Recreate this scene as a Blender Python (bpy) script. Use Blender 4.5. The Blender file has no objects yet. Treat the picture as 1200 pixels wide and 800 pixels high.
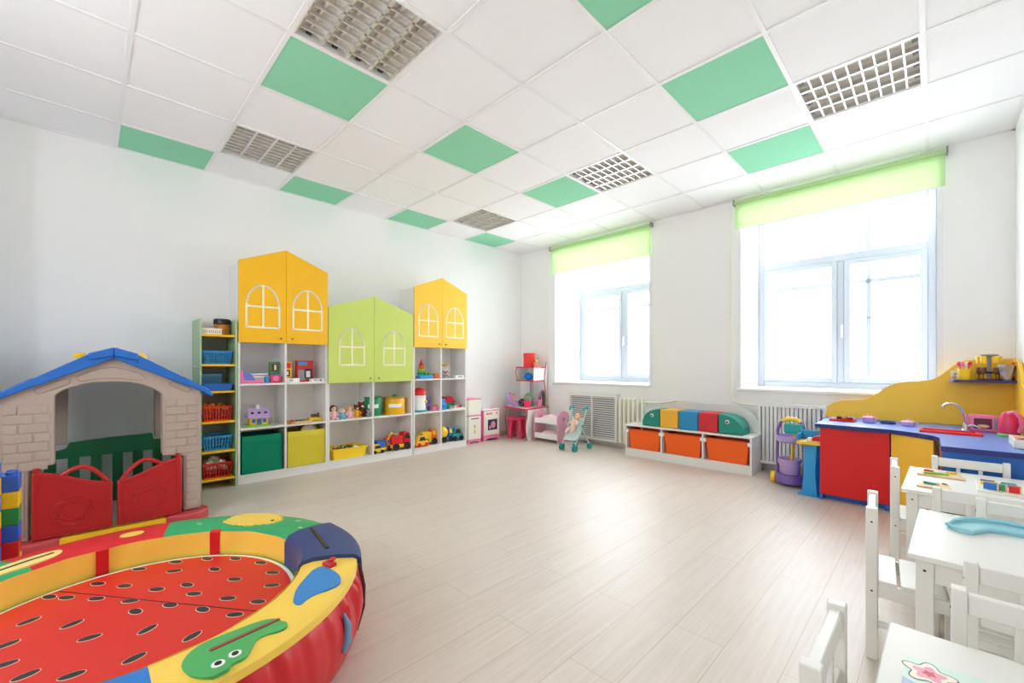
import bpy, math, random
from mathutils import Vector, Matrix
random.seed(7)
C = bpy.context.scene.collection
SC = bpy.context.scene
PI = math.pi
# ------------------------------------------------------------------ camera, world, lights, exposure
cam = bpy.data.cameras.new('camera'); camo = bpy.data.objects.new('camera', cam); C.objects.link(camo)
camo.location = (0, 0, 1.07); camo.rotation_euler = (PI/2, 0, 0.785)
cam.sensor_width = 36; cam.lens = 36*498/1200; cam.shift_y = 28/1200; cam.clip_start = 0.02
SC.camera = camo
SC.view_settings.view_transform = 'Standard'; SC.view_settings.look = 'None'
SC.view_settings.gamma = 1; SC.view_settings.use_curve_mapping = False
SC.view_settings.exposure = 1.41
SC.cycles.max_bounces = 14; SC.cycles.diffuse_bounces = 10; SC.cycles.glossy_bounces = 4
SC.cycles.transmission_bounces = 6; SC.cycles.transparent_max_bounces = 12
SC.cycles.sample_clamp_indirect = 8; SC.cycles.use_denoising = True
SC.cycles.caustics_reflective = False; SC.cycles.caustics_refractive = False
W = bpy.data.worlds.new('sky'); SC.world = W; W.use_nodes = True
nt = W.node_tree; bg = nt.nodes['Background']
bg.inputs[0].default_value = (0.91, 0.955, 1.0, 1); bg.inputs[1].default_value = 5.2
for cx, w in ((-3.28, 1.5), (-0.74, 1.48)):              # sky portals in the two window openings
    l = bpy.data.lights.new('window_portal', 'AREA'); l.shape = 'RECTANGLE'; l.size = w; l.size_y = 1.92
    l.cycles.is_portal = True
    o = bpy.data.objects.new('window_portal', l); C.objects.link(o)
    o.location = (cx, 5.75, 1.78); o.rotation_euler = (-PI/2, 0, 0)
l = bpy.data.lights.new('window_portal', 'AREA'); l.shape = 'RECTANGLE'; l.size = 1.1; l.size_y = 1.35; l.cycles.is_portal = True
o = bpy.data.objects.new('window_portal', l); C.objects.link(o); o.location = (-2.1, -1.52, 1.825); o.rotation_euler = (PI/2, 0, 0)  # sky portal for the added rear fill window

# ------------------------------------------------------------------ helpers
def lin(c):
    return tuple(((v/255)/12.92 if v/255 <= .04045 else ((v/255+.055)/1.055)**2.4) for v in c)+(1,)
MC = {}
def mat(name, col, rough=.5, metal=0, spec=.5, noise=.03, nscale=12, bump=0, bscale=60, alpha=1, coat=0, trans=0):
    if name in MC: return MC[name]
    m = bpy.data.materials.new(name); m.use_nodes = True; N = m.node_tree.nodes; L = m.node_tree.links
    b = N['Principled BSDF']; c = lin(col)
    b.inputs['Roughness'].default_value = rough; b.inputs['Metallic'].default_value = metal
    b.inputs['Specular IOR Level'].default_value = spec; b.inputs['Coat Weight'].default_value = coat
    if trans: b.inputs['Transmission Weight'].default_value = trans; b.inputs['IOR'].default_value = 1.2
    if alpha < 1: b.inputs['Alpha'].default_value = alpha
    tc = N.new('ShaderNodeTexCoord'); n = N.new('ShaderNodeTexNoise'); n.inputs['Scale'].default_value = nscale
    L.new(tc.outputs['Object'], n.inputs['Vector'])
    mx = N.new('ShaderNodeMix'); mx.data_type = 'RGBA'
    mx.inputs[6].default_value = tuple(v*(1-noise) for v in c[:3])+(1,); mx.inputs[7].default_value = tuple(min(1, v*(1+noise)) for v in c[:3])+(1,)
    L.new(n.outputs['Fac'], mx.inputs[0]); L.new(mx.outputs[2], b.inputs['Base Color'])
    if bump:
        n2 = N.new('ShaderNodeTexNoise'); n2.inputs['Scale'].default_value = bscale; L.new(tc.outputs['Object'], n2.inputs['Vector'])
        bp = N.new('ShaderNodeBump'); bp.inputs['Strength'].default_value = bump; bp.inputs['Distance'].default_value = .004
        L.new(n2.outputs['Fac'], bp.inputs['Height']); L.new(bp.outputs['Normal'], b.inputs['Normal'])
    MC[name] = m; return m
def plastic(name, col, rough=.35): return mat(name, col, rough, noise=.02)
def cloth(name, col, rough=.85, bump=.4, bscale=90): return mat(name, col, rough, spec=.2, noise=.05, bump=bump, bscale=bscale)

class G:
    def __init__(s): s.v = []; s.f = []; s.m = []; s.c = 0
    def mat(s, i): s.c = i; return s
    def add(s, vs, fs):
        k = len(s.v); s.v += [tuple(v) for v in vs]; s.f += [tuple(k+i for i in f) for f in fs]; s.m += [s.c]*len(fs); return s
    def box(s, x0, y0, z0, x1, y1, z1):
        if x0 > x1: x0, x1 = x1, x0
        if y0 > y1: y0, y1 = y1, y0
        if z0 > z1: z0, z1 = z1, z0
        return s.add([(x0,y0,z0),(x1,y0,z0),(x1,y1,z0),(x0,y1,z0),(x0,y0,z1),(x1,y0,z1),(x1,y1,z1),(x0,y1,z1)],
                     [(0,3,2,1),(4,5,6,7),(0,1,5,4),(1,2,6,5),(2,3,7,6),(3,0,4,7)])
    def obox(s, c, size, rot=(0,0,0)):
        M = Matrix.Translation(c) @ (Matrix.Rotation(rot[2],4,'Z') @ Matrix.Rotation(rot[1],4,'Y') @ Matrix.Rotation(rot[0],4,'X'))
        a, b, d = size[0]/2, size[1]/2, size[2]/2
        vs = [M @ Vector(p) for p in ((-a,-b,-d),(a,-b,-d),(a,b,-d),(-a,b,-d),(-a,-b,d),(a,-b,d),(a,b,d),(-a,b,d))]
        return s.add(vs, [(0,3,2,1),(4,5,6,7),(0,1,5,4),(1,2,6,5),(2,3,7,6),(3,0,4,7)])
    def cyl(s, p0, p1, r0, r1=None, n=16, cap=True):
        p0 = Vector(p0); p1 = Vector(p1); r1 = r0 if r1 is None else r1
        d = (p1-p0).normalized(); a = d.orthogonal().normalized(); b = d.cross(a)
        vs = []
        for p, r in ((p0, r0), (p1, r1)):
            for i in range(n):
                t = 2*PI*i/n; vs.append(p+a*(r*math.cos(t))+b*(r*math.sin(t)))
        fs = [(i,(i+1)%n,n+(i+1)%n,n+i) for i in range(n)]
        if cap: fs += [tuple(range(n-1,-1,-1)), tuple(range(n,2*n))]
        return s.add(vs, fs)
    def tube(s, pts, r, n=8, closed=False):
        P = [Vector(p) for p in pts]; K = len(P); vs = []; a = None
        for i, p in enumerate(P):
            if closed: d = (P[(i+1)%K]-P[i-1]).normalized()
            else: d = (P[min(i+1,K-1)]-P[max(i-1,0)]).normalized()
            if a is None: a = d.orthogonal().normalized()
            a = (a-d*a.dot(d)).normalized(); b = d.cross(a)
            rr = r[i] if isinstance(r, (list, tuple)) else r
            for k in range(n):
                t = 2*PI*k/n; vs.append(p+a*(rr*math.cos(t))+b*(rr*math.sin(t)))
        fs = []
        for i in range(K if closed else K-1):
            j = (i+1) % K
            for k in range(n): fs.append((i*n+k, i*n+(k+1)%n, j*n+(k+1)%n, j*n+k))
        if not closed: fs += [tuple(range(n-1,-1,-1)), tuple((K-1)*n+k for k in range(n))]
        return s.add(vs, fs)
    def lathe(s, prof, c=(0,0,0), n=24, sx=1, sy=1):
        vs = []; 
        for r, z in prof:
            for i in range(n):
                t = 2*PI*i/n; vs.append((c[0]+r*sx*math.cos(t), c[1]+r*sy*math.sin(t), c[2]+z))
        fs = []
        for j in range(len(prof)-1):
            for i in range(n): fs.append((j*n+i, j*n+(i+1)%n, (j+1)*n+(i+1)%n, (j+1)*n+i))
        if prof[0][0] > 0: fs.append(tuple(range(n-1,-1,-1)))
        if prof[-1][0] > 0: fs.append(tuple((len(prof)-1)*n+i for i in range(n)))
        return s.add(vs, fs)
    def sph(s, c, r, n=12):
        if not isinstance(r, (list, tuple)): r = (r, r, r)
        m = n//2+1; vs = []
        for j in range(m+1):
            ph = PI*j/m
            for i in range(n):
                t = 2*PI*i/n; vs.append((c[0]+r[0]*math.sin(ph)*math.cos(t), c[1]+r[1]*math.sin(ph)*math.sin(t), c[2]-r[2]*math.cos(ph)))
        return s.add(vs, [(j*n+i, j*n+(i+1)%n, (j+1)*n+(i+1)%n, (j+1)*n+i) for j in range(m) for i in range(n)])
    def prism(s, pts, ax, a, b):
        def P(u, v, w): return {'x': (w,u,v), 'y': (u,w,v), 'z': (u,v,w)}[ax]
        n = len(pts); area = sum(pts[i][0]*pts[(i+1)%n][1]-pts[(i+1)%n][0]*pts[i][1] for i in range(n))
        if area < 0: pts = pts[::-1]
        vs = [P(u,v,a) for u,v in pts]+[P(u,v,b) for u,v in pts]
        return s.add(vs, [tuple(range(n-1,-1,-1)), tuple(range(n,2*n))]+[(i,(i+1)%n,n+(i+1)%n,n+i) for i in range(n)])
    def strip(s, pts, w, ax, a, b, closed=False):
        K = len(pts)
        for i in range(K if closed else K-1):
            p = Vector(pts[i]); q = Vector(pts[(i+1)%K]); d = (q-p)
            if d.length < 1e-6: continue
            d.normalize(); nn = Vector((-d.y, d.x))*w/2; e = d*w*.25
            s.prism([tuple(p-e+nn), tuple(p-e-nn), tuple(q+e-nn), tuple(q+e+nn)], ax, a, b)
        return s
    def warp(s, fn): s.v = [tuple(fn(*v)) for v in s.v]; return s
    def xf(s, M, k=0):
        s.v = s.v[:k]+[tuple(M @ Vector(v)) for v in s.v[k:]]; return s

def mesh(name, g, mats, parent=None, bev=0, smooth=True, loc=None, label=None, seg=2):
    me = bpy.data.meshes.new(name); me.from_pydata(g.v, [], g.f)
    if not isinstance(mats, (list, tuple)): mats = [mats]
    for m in mats: me.materials.append(m)
    me.polygons.foreach_set('material_index', g.m)
    import bmesh
    bm = bmesh.new(); bm.from_mesh(me); bmesh.ops.recalc_face_normals(bm, faces=bm.faces); bm.to_mesh(me); bm.free()
    if smooth:
        me.polygons.foreach_set('use_smooth', [True]*len(me.polygons)); me.set_sharp_from_angle(angle=math.radians(35))
    o = bpy.data.objects.new(name, me); C.objects.link(o)
    if parent: o.parent = parent
    if loc: o.location = loc
    if bev:
        b = o.modifiers.new('bevel', 'BEVEL'); b.width = bev; b.segments = seg; b.limit_method = 'ANGLE'; b.angle_limit = math.radians(40)
        b.harden_normals = False
    if label: o['label'] = label
    return o
def thing(name, label, cat, loc=(0,0,0), rz=0, group=None):
    o = bpy.data.objects.new(name, None); C.objects.link(o); o.empty_display_size = .05
    o.location = loc; o.rotation_euler = (0,0,rz); o['label'] = label; o['category'] = cat
    if group: o['group'] = group
    return o
def tag(o, label, cat, group=None):
    o['label'] = label; o['category'] = cat
    if group: o['group'] = group
    return o
def struct(name, g, mats, parent=None, **k):
    o = mesh(name, g, mats, parent, **k)
    if not parent: o['kind'] = 'structure'
    return o
def dup(root, loc, rz=None, label=None, group=None):
    def cp(o, par):
        c = o.copy(); C.objects.link(c)
        if par: c.parent = par
        for ch in o.children: cp(ch, c)
        return c
    r = cp(root, None); r.location = loc
    if rz is not None: r.rotation_euler = (0,0,rz)
    if label: r['label'] = label
    if group: r['group'] = group
    return r
def arcpts(cx, cy, rx, ry, a0, a1, n): return [(cx+rx*math.cos(math.radians(a0+(a1-a0)*i/n)), cy+ry*math.sin(math.radians(a0+(a1-a0)*i/n))) for i in range(n+1)]

# ------------------------------------------------------------------ materials
WALL = mat('wall_paint', (243,243,242), .75, spec=.25, noise=.012, nscale=3, bump=.12, bscale=120)
CEIL = mat('ceiling_tile', (246,246,247), .9, spec=.1, noise=.01, bump=.5, bscale=260)
GREENT = mat('ceiling_tile_green', (150,218,182), .9, spec=.1, noise=.02, bump=.4, bscale=260)
GRID = mat('grid_white', (238,238,238), .5, noise=.01)
WHITE = mat('white_laminate', (233,232,230), .4, noise=.01)
PVC = mat('white_pvc', (240,241,243), .3, noise=.01)
CHAIRW = mat('white_painted_wood', (235,234,229), .38, noise=.015, nscale=30, bump=.05, bscale=40)
YEL = mat('yellow_laminate', (255,192,8), .42, noise=.02)
YEL2 = mat('light_yellow_laminate', (255,204,50), .42, noise=.02)
LIME = mat('lime_laminate', (203,221,106), .42, noise=.02)
SAGE = mat('sage_laminate', (166,196,154), .45, noise=.03)
DECAL = mat('cream_vinyl', (252,244,214), .5, noise=.01)
BRASS = mat('brass', (150,120,60), .3, metal=.9)
CHROME = mat('chrome', (225,225,228), .12, metal=1)
ALU = mat('mirror_aluminium', (205,203,200), .16, metal=1)
DARK = mat('dark_grey', (48,46,48), .5)
BLACK = mat('black_plastic', (28,28,30), .35)
RED = plastic('red_plastic', (214,30,32)); BLUE = plastic('blue_plastic', (30,112,205)); SKY = plastic('sky_blue_plastic', (42,150,215))
YELP = plastic('yellow_plastic', (250,205,30)); GREENP = plastic('green_plastic', (28,150,84)); PINK = plastic('pink_plastic', (240,130,175))
HOT = plastic('hot_pink_plastic', (232,62,112)); PURP = plastic('purple_plastic', (128,96,176)); LILAC = plastic('lilac_plastic', (190,160,215))
ORANGE = plastic('orange_plastic', (245,112,24)); TEAL = plastic('teal_plastic', (30,165,160)); CREAM = plastic('cream_plastic', (243,240,228))
BROWN = plastic('brown_plastic', (110,66,40), .5); SKIN = plastic('doll_skin', (240,190,160), .5); TAUPE = mat('taupe_plastic', (178,162,150), .55, noise=.05, nscale=40, bump=.15)
GREY = plastic('grey_plastic', (150,152,158)); WOOD = mat('light_wood', (222,190,140), .5, noise=.08, nscale=20)
ALU2 = mat('satin_aluminium', (226,223,218), .35, metal=.5); REFL = mat('reflector_satin', (240,236,230), .45, metal=.25)
SILVER = mat('silver_foil', (190,190,195), .3, metal=.8, bump=1, bscale=30)
LIM2 = plastic('lime_plastic', (150,205,60)); NAVY = mat('navy_edge', (36,48,120), .4)

def wood_floor():
    m = bpy.data.materials.new('laminate_planks'); m.use_nodes = True; N = m.node_tree.nodes; L = m.node_tree.links; b = N['Principled BSDF']
    tc = N.new('ShaderNodeTexCoord'); mp = N.new('ShaderNodeMapping'); mp.inputs['Rotation'].default_value = (0,0,PI/2); L.new(tc.outputs['Object'], mp.inputs[0])
    br = N.new('ShaderNodeTexBrick'); br.inputs['Scale'].default_value = 1; br.inputs['Brick Width'].default_value = 1.25; br.inputs['Row Height'].default_value = .19
    br.inputs['Mortar Size'].default_value = .0014; br.inputs['Mortar Smooth'].default_value = .3; br.offset = .37
    br.inputs['Color1'].default_value = (0,0,0,1); br.inputs['Color2'].default_value = (1,1,1,1); br.inputs['Mortar'].default_value = (.5,.5,.5,1)
    L.new(mp.outputs[0], br.inputs['Vector'])
    mp2 = N.new('ShaderNodeMapping'); mp2.inputs['Scale'].default_value = (1.1, 26, 1); L.new(mp.outputs[0], mp2.inputs[0])
    n = N.new('ShaderNodeTexNoise'); n.inputs['Scale'].default_value = 2.2; n.inputs['Detail'].default_value = 8; n.inputs['Roughness'].default_value = .65; L.new(mp2.outputs[0], n.inputs['Vector'])
    n2 = N.new('ShaderNodeTexNoise'); n2.inputs['Scale'].default_value = 1.1; n2.inputs['Detail'].default_value = 4; L.new(tc.outputs['Object'], n2.inputs['Vector'])
    def mix(a, bb, f):
        x = N.new('ShaderNodeMix'); x.data_type = 'RGBA'
        for s, v in ((6, a), (7, bb)):
            if isinstance(v, tuple): x.inputs[s].default_value = v
            else: L.new(v, x.inputs[s])
        if isinstance(f, float): x.inputs[0].default_value = f
        else: L.new(f, x.inputs[0])
        return x.outputs[2]
    rp = N.new('ShaderNodeValToRGB'); rp.color_ramp.elements[0].position = .3; rp.color_ramp.elements[1].position = .72
    L.new(n.outputs['Fac'], rp.inputs[0])
    grain = mix(lin((182,163,148)), lin((230,217,207)), rp.outputs[0])
    pl = mix(lin((202,187,175)), lin((224,211,201)), br.outputs['Color'])
    c = mix(grain, pl, .3)
    c = mix(c, lin((210,199,190)), n2.outputs['Fac'])
    c = mix(c, lin((176,158,142)), br.outputs['Fac'])
    L.new(c, b.inputs['Base Color']); b.inputs['Specular IOR Level'].default_value = 1.0
    mr = N.new('ShaderNodeMapRange'); mr.inputs[3].default_value = .38; mr.inputs[4].default_value = .52; L.new(n.outputs['Fac'], mr.inputs[0]); L.new(mr.outputs[0], b.inputs['Roughness'])
    bp = N.new('ShaderNodeBump'); bp.inputs['Strength'].default_value = .25; bp.inputs['Distance'].default_value = .002; L.new(n.outputs['Fac'], bp.inputs['Height']); L.new(bp.outputs[0], b.inputs['Normal'])
    return m
FLOOR = wood_floor()
def glass_mat():
    m = bpy.data.materials.new('window_glass'); m.use_nodes = True; N = m.node_tree.nodes; L = m.node_tree.links
    N.remove(N['Principled BSDF']); out = N['Material Output']
    t = N.new('ShaderNodeBsdfTransparent'); g = N.new('ShaderNodeBsdfGlossy'); g.inputs['Roughness'].default_value = .03
    tl = N.new('ShaderNodeBsdfTranslucent'); tl.inputs[0].default_value = (.95,.97,1,1)
    a = N.new('ShaderNodeMixShader'); a.inputs[0].default_value = .05; b = N.new('ShaderNodeMixShader'); b.inputs[0].default_value = .02
    L.new(t.outputs[0], a.inputs[1]); L.new(g.outputs[0], a.inputs[2]); L.new(a.outputs[0], b.inputs[1]); L.new(tl.outputs[0], b.inputs[2]); L.new(b.outputs[0], out.inputs[0])
    return m
GLASS = glass_mat()
def blind_mat(name, col):
    m = bpy.data.materials.new(name); m.use_nodes = True; N = m.node_tree.nodes; L = m.node_tree.links
    N.remove(N['Principled BSDF']); out = N['Material Output']
    d = N.new('ShaderNodeBsdfDiffuse'); t = N.new('ShaderNodeBsdfTranslucent')
    w = N.new('ShaderNodeTexNoise'); w.inputs['Scale'].default_value = 300; tc = N.new('ShaderNodeTexCoord'); L.new(tc.outputs['Object'], w.inputs['Vector'])
    mx = N.new('ShaderNodeMix'); mx.data_type = 'RGBA'; c = lin(col); mx.inputs[6].default_value = tuple(v*.95 for v in c[:3])+(1,); mx.inputs[7].default_value = c
    L.new(w.outputs['Fac'], mx.inputs[0]); L.new(mx.outputs[2], d.inputs[0]); L.new(mx.outputs[2], t.inputs[0])
    s = N.new('ShaderNodeMixShader'); s.inputs[0].default_value = .5; L.new(d.outputs[0], s.inputs[1]); L.new(t.outputs[0], s.inputs[2]); L.new(s.outputs[0], out.inputs[0])
    return m
BLIND = blind_mat('green_blind_fabric', (224,243,204))

# ------------------------------------------------------------------ room shell
XL, XR, YB, YF, ZC = -4.75, .42, 4.95, -1.3, 2.854
struct('floor', G().box(XL-.3, YF-.3, -.1, XR+.3, YB+.9, 0), FLOOR, smooth=False)
struct('wall_left', G().box(XL-.25, YF-.3, 0, XL, YB+.9, ZC+.3), WALL, smooth=False)
struct('wall_right', G().box(XR, YF-.3, 0, XR+.25, YB+.9, ZC+.3), WALL, smooth=False)
FILL_WIN = (-2.65, -1.55, 1.15, 2.5)                    # opening added in the unseen rear wall to let in fill light
g = G().box(XL, YF-.25, 0, XR, YF, FILL_WIN[2]).box(XL, YF-.25, FILL_WIN[3], XR, YF, ZC+.3).box(XL, YF-.25, FILL_WIN[2], FILL_WIN[0], YF, FILL_WIN[3]).box(FILL_WIN[1], YF-.25, FILL_WIN[2], XR, YF, FILL_WIN[3])
struct('wall_front', g, WALL, smooth=False)
struct('wall_corner', G().box(XL, YF, 0, XL+.42, -.445, ZC), WALL, smooth=False)
g = G()
W1 = (-4.03, -2.53, .83, 2.73); W2 = (-1.48, 0.0, .83, 2.73); YO = YB+.85
g.box(XL, YB, 0, XR, YO, .83); g.box(XL, YB, 2.73, XR, YO, ZC+.3)
g.box(XL, YB, .83, W1[0], YO, 2.73); g.box(W1[1], YB, .83, W2[0], YO, 2.73); g.box(W2[1], YB, .83, XR, YO, 2.73)
struct('wall_back', g, WALL, smooth=False)
# suspended ceiling: 0.6 m tiles, grid bars, green panels, holes where the luminaires sit
X0, Y0, T = -3.052, .767, .6
def tile(i, j): return (max(XL, X0+i*T), min(XR, X0+(i+1)*T), max(YF, Y0+j*T), min(YB, Y0+(j+1)*T))
LAMPS = [(1,0),(-2,0),(-2,4),(1,4),(4,4)]
GREENS = [(0,0),(0,2),(-3,-1),(-3,1),(-3,3),(-3,5),(3,3),(3,5),(0,4),(3,1)]
g = G()
for i in range(-3, 6):
    for j in range(-4, 7):
        if (i,j) in LAMPS or (i,j) in GREENS: continue
        x0,x1,y0,y1 = tile(i,j)
        if x1-x0 > .01 and y1-y0 > .01: g.box(x0, y0, ZC, x1, y1, ZC+.012)
g.box(XL-.2, YF-.2, ZC+.26, XR+.2, YB+.8, ZC+.32)
ceil = struct('ceiling', g, CEIL, smooth=False)
g = G()
for i in range(-3, 7):
    x = X0+i*T
    if XL < x < XR: g.box(x-.012, YF, ZC-.006, x+.012, YB, ZC+.002)
for j in range(-4, 8):
    y = Y0+j*T
    if YF < y < YB-.02: g.box(XL, y-.012, ZC-.0055, XR, y+.012, ZC+.001)
g.box(XL, YF, ZC-.006, XL+.02, YB, ZC); g.box(XL, YB-.02, ZC-.006, XR, YB, ZC); g.box(XR-.02, YF, ZC-.006, XR, YB, ZC)
mesh('grid_bars', g, GRID, ceil, smooth=False)
for (i,j) in GREENS:
    x0,x1,y0,y1 = tile(i,j)
    mesh('green_panel', G().box(x0+.003, y0+.003, ZC-.001, x1-.003, y1-.003, ZC+.012), GREENT, ceil, smooth=False, label='mint green ceiling panel')
# skirting
BASE = mat('baseboard_grey', (205,196,186), .5)
struct('baseboard_left', G().box(XL, -.4, 0, XL+.014, YB, .06), BASE, bev=.003)
struct('baseboard_back', G().box(XL, YB-.014, 0, XR, YB, .06), BASE, bev=.003)
# windows
FRM = mat('window_frame_pvc', (184,190,201), .35, noise=.01); OSH = mat('old_sash_paint', (128,136,150), .5, noise=.02)
def window(name, w, bars):
    x0,x1,z0,z1 = w; y = YB+.62
    wn = bpy.data.objects.new(name, None); C.objects.link(wn); wn.location = ((x0+x1)/2, y, z0); wn['kind'] = 'structure'
    def loc(g): return g.xf(Matrix.Translation((-(x0+x1)/2, -y, -z0)))
    xm = (x0+x1)/2+.03; zt = 2.2
    g = G(); f = .06
    g.box(x0, y, z0, x0+f, y+.07, z1); g.box(x1-f, y, z0, x1, y+.07, z1); g.box(x0+f, y, z0, x1-f, y+.07, z0+f); g.box(x0+f, y, z1-f, x1-f, y+.07, z1)
    g.box(x0+f, y, zt-.04, x1-f, y+.07, zt+.04); g.box(xm-.03, y, z0+f, xm+.03, y+.07, zt-.04)
    mesh('window_frame', loc(g), FRM, wn, bev=.006)
    for a, b in ((x0+f, xm-.03), (xm+.03, x1-f)):
        g = G(); q = .05
        g.box(a, y-.012, z0+f, a+q, y+.05, zt-.04); g.box(b-q, y-.012, z0+f, b, y+.05, zt-.04); g.box(a+q, y-.012, z0+f, b-q, y+.05, z0+f+q); g.box(a+q, y-.012, zt-.04-q, b-q, y+.05, zt-.04)
        s = mesh('sash', loc(g), FRM, wn, bev=.005)
        mesh('pane', loc(G().box(a+q, y+.02, z0+f+q, b-q, y+.026, zt-.04-q)), GLASS, s, smooth=False)
    mesh('pane', loc(G().box(x0+f, y+.02, zt+.04, x1-f, y+.026, z1-f)), GLASS, wn, smooth=False)
    g = G().box(xm+.005, y-.03, 1.45, xm+.025, y-.012, 1.49).box(xm+.005, y-.045, 1.36, xm+.025, y-.03, 1.49)
    mesh('window_handle', loc(g), PVC, wn, bev=.003)
    # the older outer sash beyond
    g = G(); yo = YB+.80
    g.box(x0, yo, z0, x0+.05, yo+.04, z1); g.box(x1-.05, yo, z0, x1, yo+.04, z1); g.box(x0, yo, z0, x1, yo+.04, z0+.05); g.box(x0, yo, 1.93, x1, yo+.04, 1.97)
    for b in bars: g.box(b-.018, yo, z0, b+.018, yo+.04, z1)
    g.box(xm, yo, 1.56, x1, yo+.03, 1.575)
    mesh('outer_sash', loc(g), OSH, wn)
    # inner sill board
    mesh('window_sill', loc(G().box(x0-.03, YB-.045, z0-.03, x1+.03, y, z0-.001)), PVC, wn, bev=.008)
window('window_1', W1, [-2.75]); window('window_2', W2, [-.5])
g = G(); x0,x1,z0,z1 = FILL_WIN; y = YF-.2
g.box(x0,y,z0,x0+.06,y+.07,z1).box(x1-.06,y,z0,x1,y+.07,z1).box(x0,y,z0,x1,y+.07,z0+.06).box(x0,y,z1-.06,x1,y+.07,z1).box(-2.14,y,z0,-2.06,y+.07,z1)
fill_win = struct('added_fill_window', g, PVC, bev=.005)  # frame of the invented rear window, there only to brighten the left side
mesh('pane', G().box(x0+.06,y+.03,z0+.06,-2.14,y+.036,z1-.06), GLASS, fill_win, smooth=False); mesh('pane', G().box(-2.06,y+.03,z0+.06,x1-.06,y+.036,z1-.06), GLASS, fill_win, smooth=False)
mesh('window_sill', G().box(x0-.03,YF-.13,z0-.03,x1+.03,YF+.04,z0-.001), PVC, fill_win, bev=.006)
# thin plaster trims around the window openings
TR = mat('trim_white', (236,237,240), .5)
for n, (x0,x1,z0,z1) in (('trim_1', W1), ('trim_2', W2)):
    struct(n, G().box(x0-.03, YB-.006, z0, x0+.0, YB-.0005, z1).box(x1, YB-.006, z0, x1+.04, YB-.0005, z1), TR, smooth=False)

# ------------------------------------------------------------------ ceiling luminaires
TUBEM = mat('tube_glass', (236,232,224), .25)
def luminaire(i, j, label):
    x0,x1,y0,y1 = tile(i,j); cx, cy = (x0+x1)/2, (y0+y1)/2
    t = thing('ceiling_light', label, 'ceiling light', (cx,cy,ZC), 0, 'recessed louvred ceiling lights'); a = .297
    g = G().box(-a,-a,-.004,a,-a+.016,.085).box(-a,a-.016,-.004,a,a,.085).box(-a,-a+.016,-.004,-a+.016,a-.016,.085).box(a-.016,-a+.016,-.004,a,a-.016,.085).box(-a,-a,.085,a,a,.09)
    mesh('housing', g, WHITE, t, smooth=False)
    b = a-.016; w = 2*b/4
    g = G()
    for k in range(4):                         # curved mirror reflector behind each tube
        y = -b+(k+.5)*w; q = [(y+w/2*math.cos(c*PI/10), .020+.030*math.sin(c*PI/10)) for c in range(11)]
        for c in range(10): g.add([(-b,q[c][0],q[c][1]),(b,q[c][0],q[c][1]),(b,q[c+1][0],q[c+1][1]),(-b,q[c+1][0],q[c+1][1])],[(0,1,2,3)])
    mesh('reflector', g, REFL, t)
    g = G()
    for k in range(1,4):
        y = -b+k*w; g.prism([(y-.008,.001),(y+.008,.001),(y+.003,.030),(y-.003,.030)], 'x', -b, b)
    g.prism([(-b,.001),(-b+.010,.001),(-b+.003,.045),(-b,.045)],'x',-b,b).prism([(b-.010,.001),(b,.001),(b,.045),(b-.003,.045)],'x',-b,b)
    for k in range(1, 9):
        x = -b+k*2*b/9; g.prism([(x-.0045,.001),(x+.0045,.001),(x+.0015,.022),(x-.0015,.022)], 'y', -b, b)
    mesh('louver', g, ALU2, t, smooth=False)
    for k in range(4):
        y = -b+(k+.5)*w
        mesh('tube', G().cyl((-b+.03,y,.036),(b-.03,y,.036),.010,n=12), TUBEM, t)
        for q in (-1, 1): mesh('lamp_holder', G().box(q*(b-.028), y-.014, .024, q*(b-.002), y+.014, .055), DARK, t, smooth=False)
luminaire(1,0,'large near ceiling light at the top of the photo, touching a green panel')
luminaire(-2,0,'ceiling light above the left wall, left of the yellow cabinet')
luminaire(-2,4,'farthest small ceiling light near the corner of the two walls')
luminaire(1,4,'ceiling light in the middle of the ceiling, beyond a green panel')
luminaire(4,4,'ceiling light at the right, above the larger window')

# ------------------------------------------------------------------ roller blinds
def blind(x0, x1, zb, label):
    t = thing('roller_blind', label, 'blind', ((x0+x1)/2, YB-.05, 2.80), 0, 'green roller blinds'); h = (x1-x0)/2
    mesh('roller', G().cyl((-h,0,0),(h,0,0),.02), BLIND, t)
    g = G().box(-h+.005, .012, zb-2.80, h-.005, .0135, .01)
    mesh('fabric', g, BLIND, t, smooth=False)
    mesh('bottom_bar', G().cyl((-h+.005,.013,zb-2.80),(h-.005,.013,zb-2.80),.005,n=8), PVC, t)
    g = G().box(-h-.012,-.025,-.025,-h,.05,.03).box(h,-.025,-.025,h+.012,.05,.03)
    mesh('bracket', g, GREY, t)
    g = G().cyl((-h-.006,-.02,0),(-h-.006,-.02,-2.05),.0022,n=6).cyl((-h-.006,.02,0),(-h-.006,.02,-2.05),.0022,n=6)
    mesh('chain', g, PVC, t)
blind(-4.08, -2.49, 2.425, 'pulled-up green roller blind over the far smaller-looking window')
blind(-1.53, .055, 2.525, 'pulled-up green roller blind over the nearer window above the kitchen')

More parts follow.
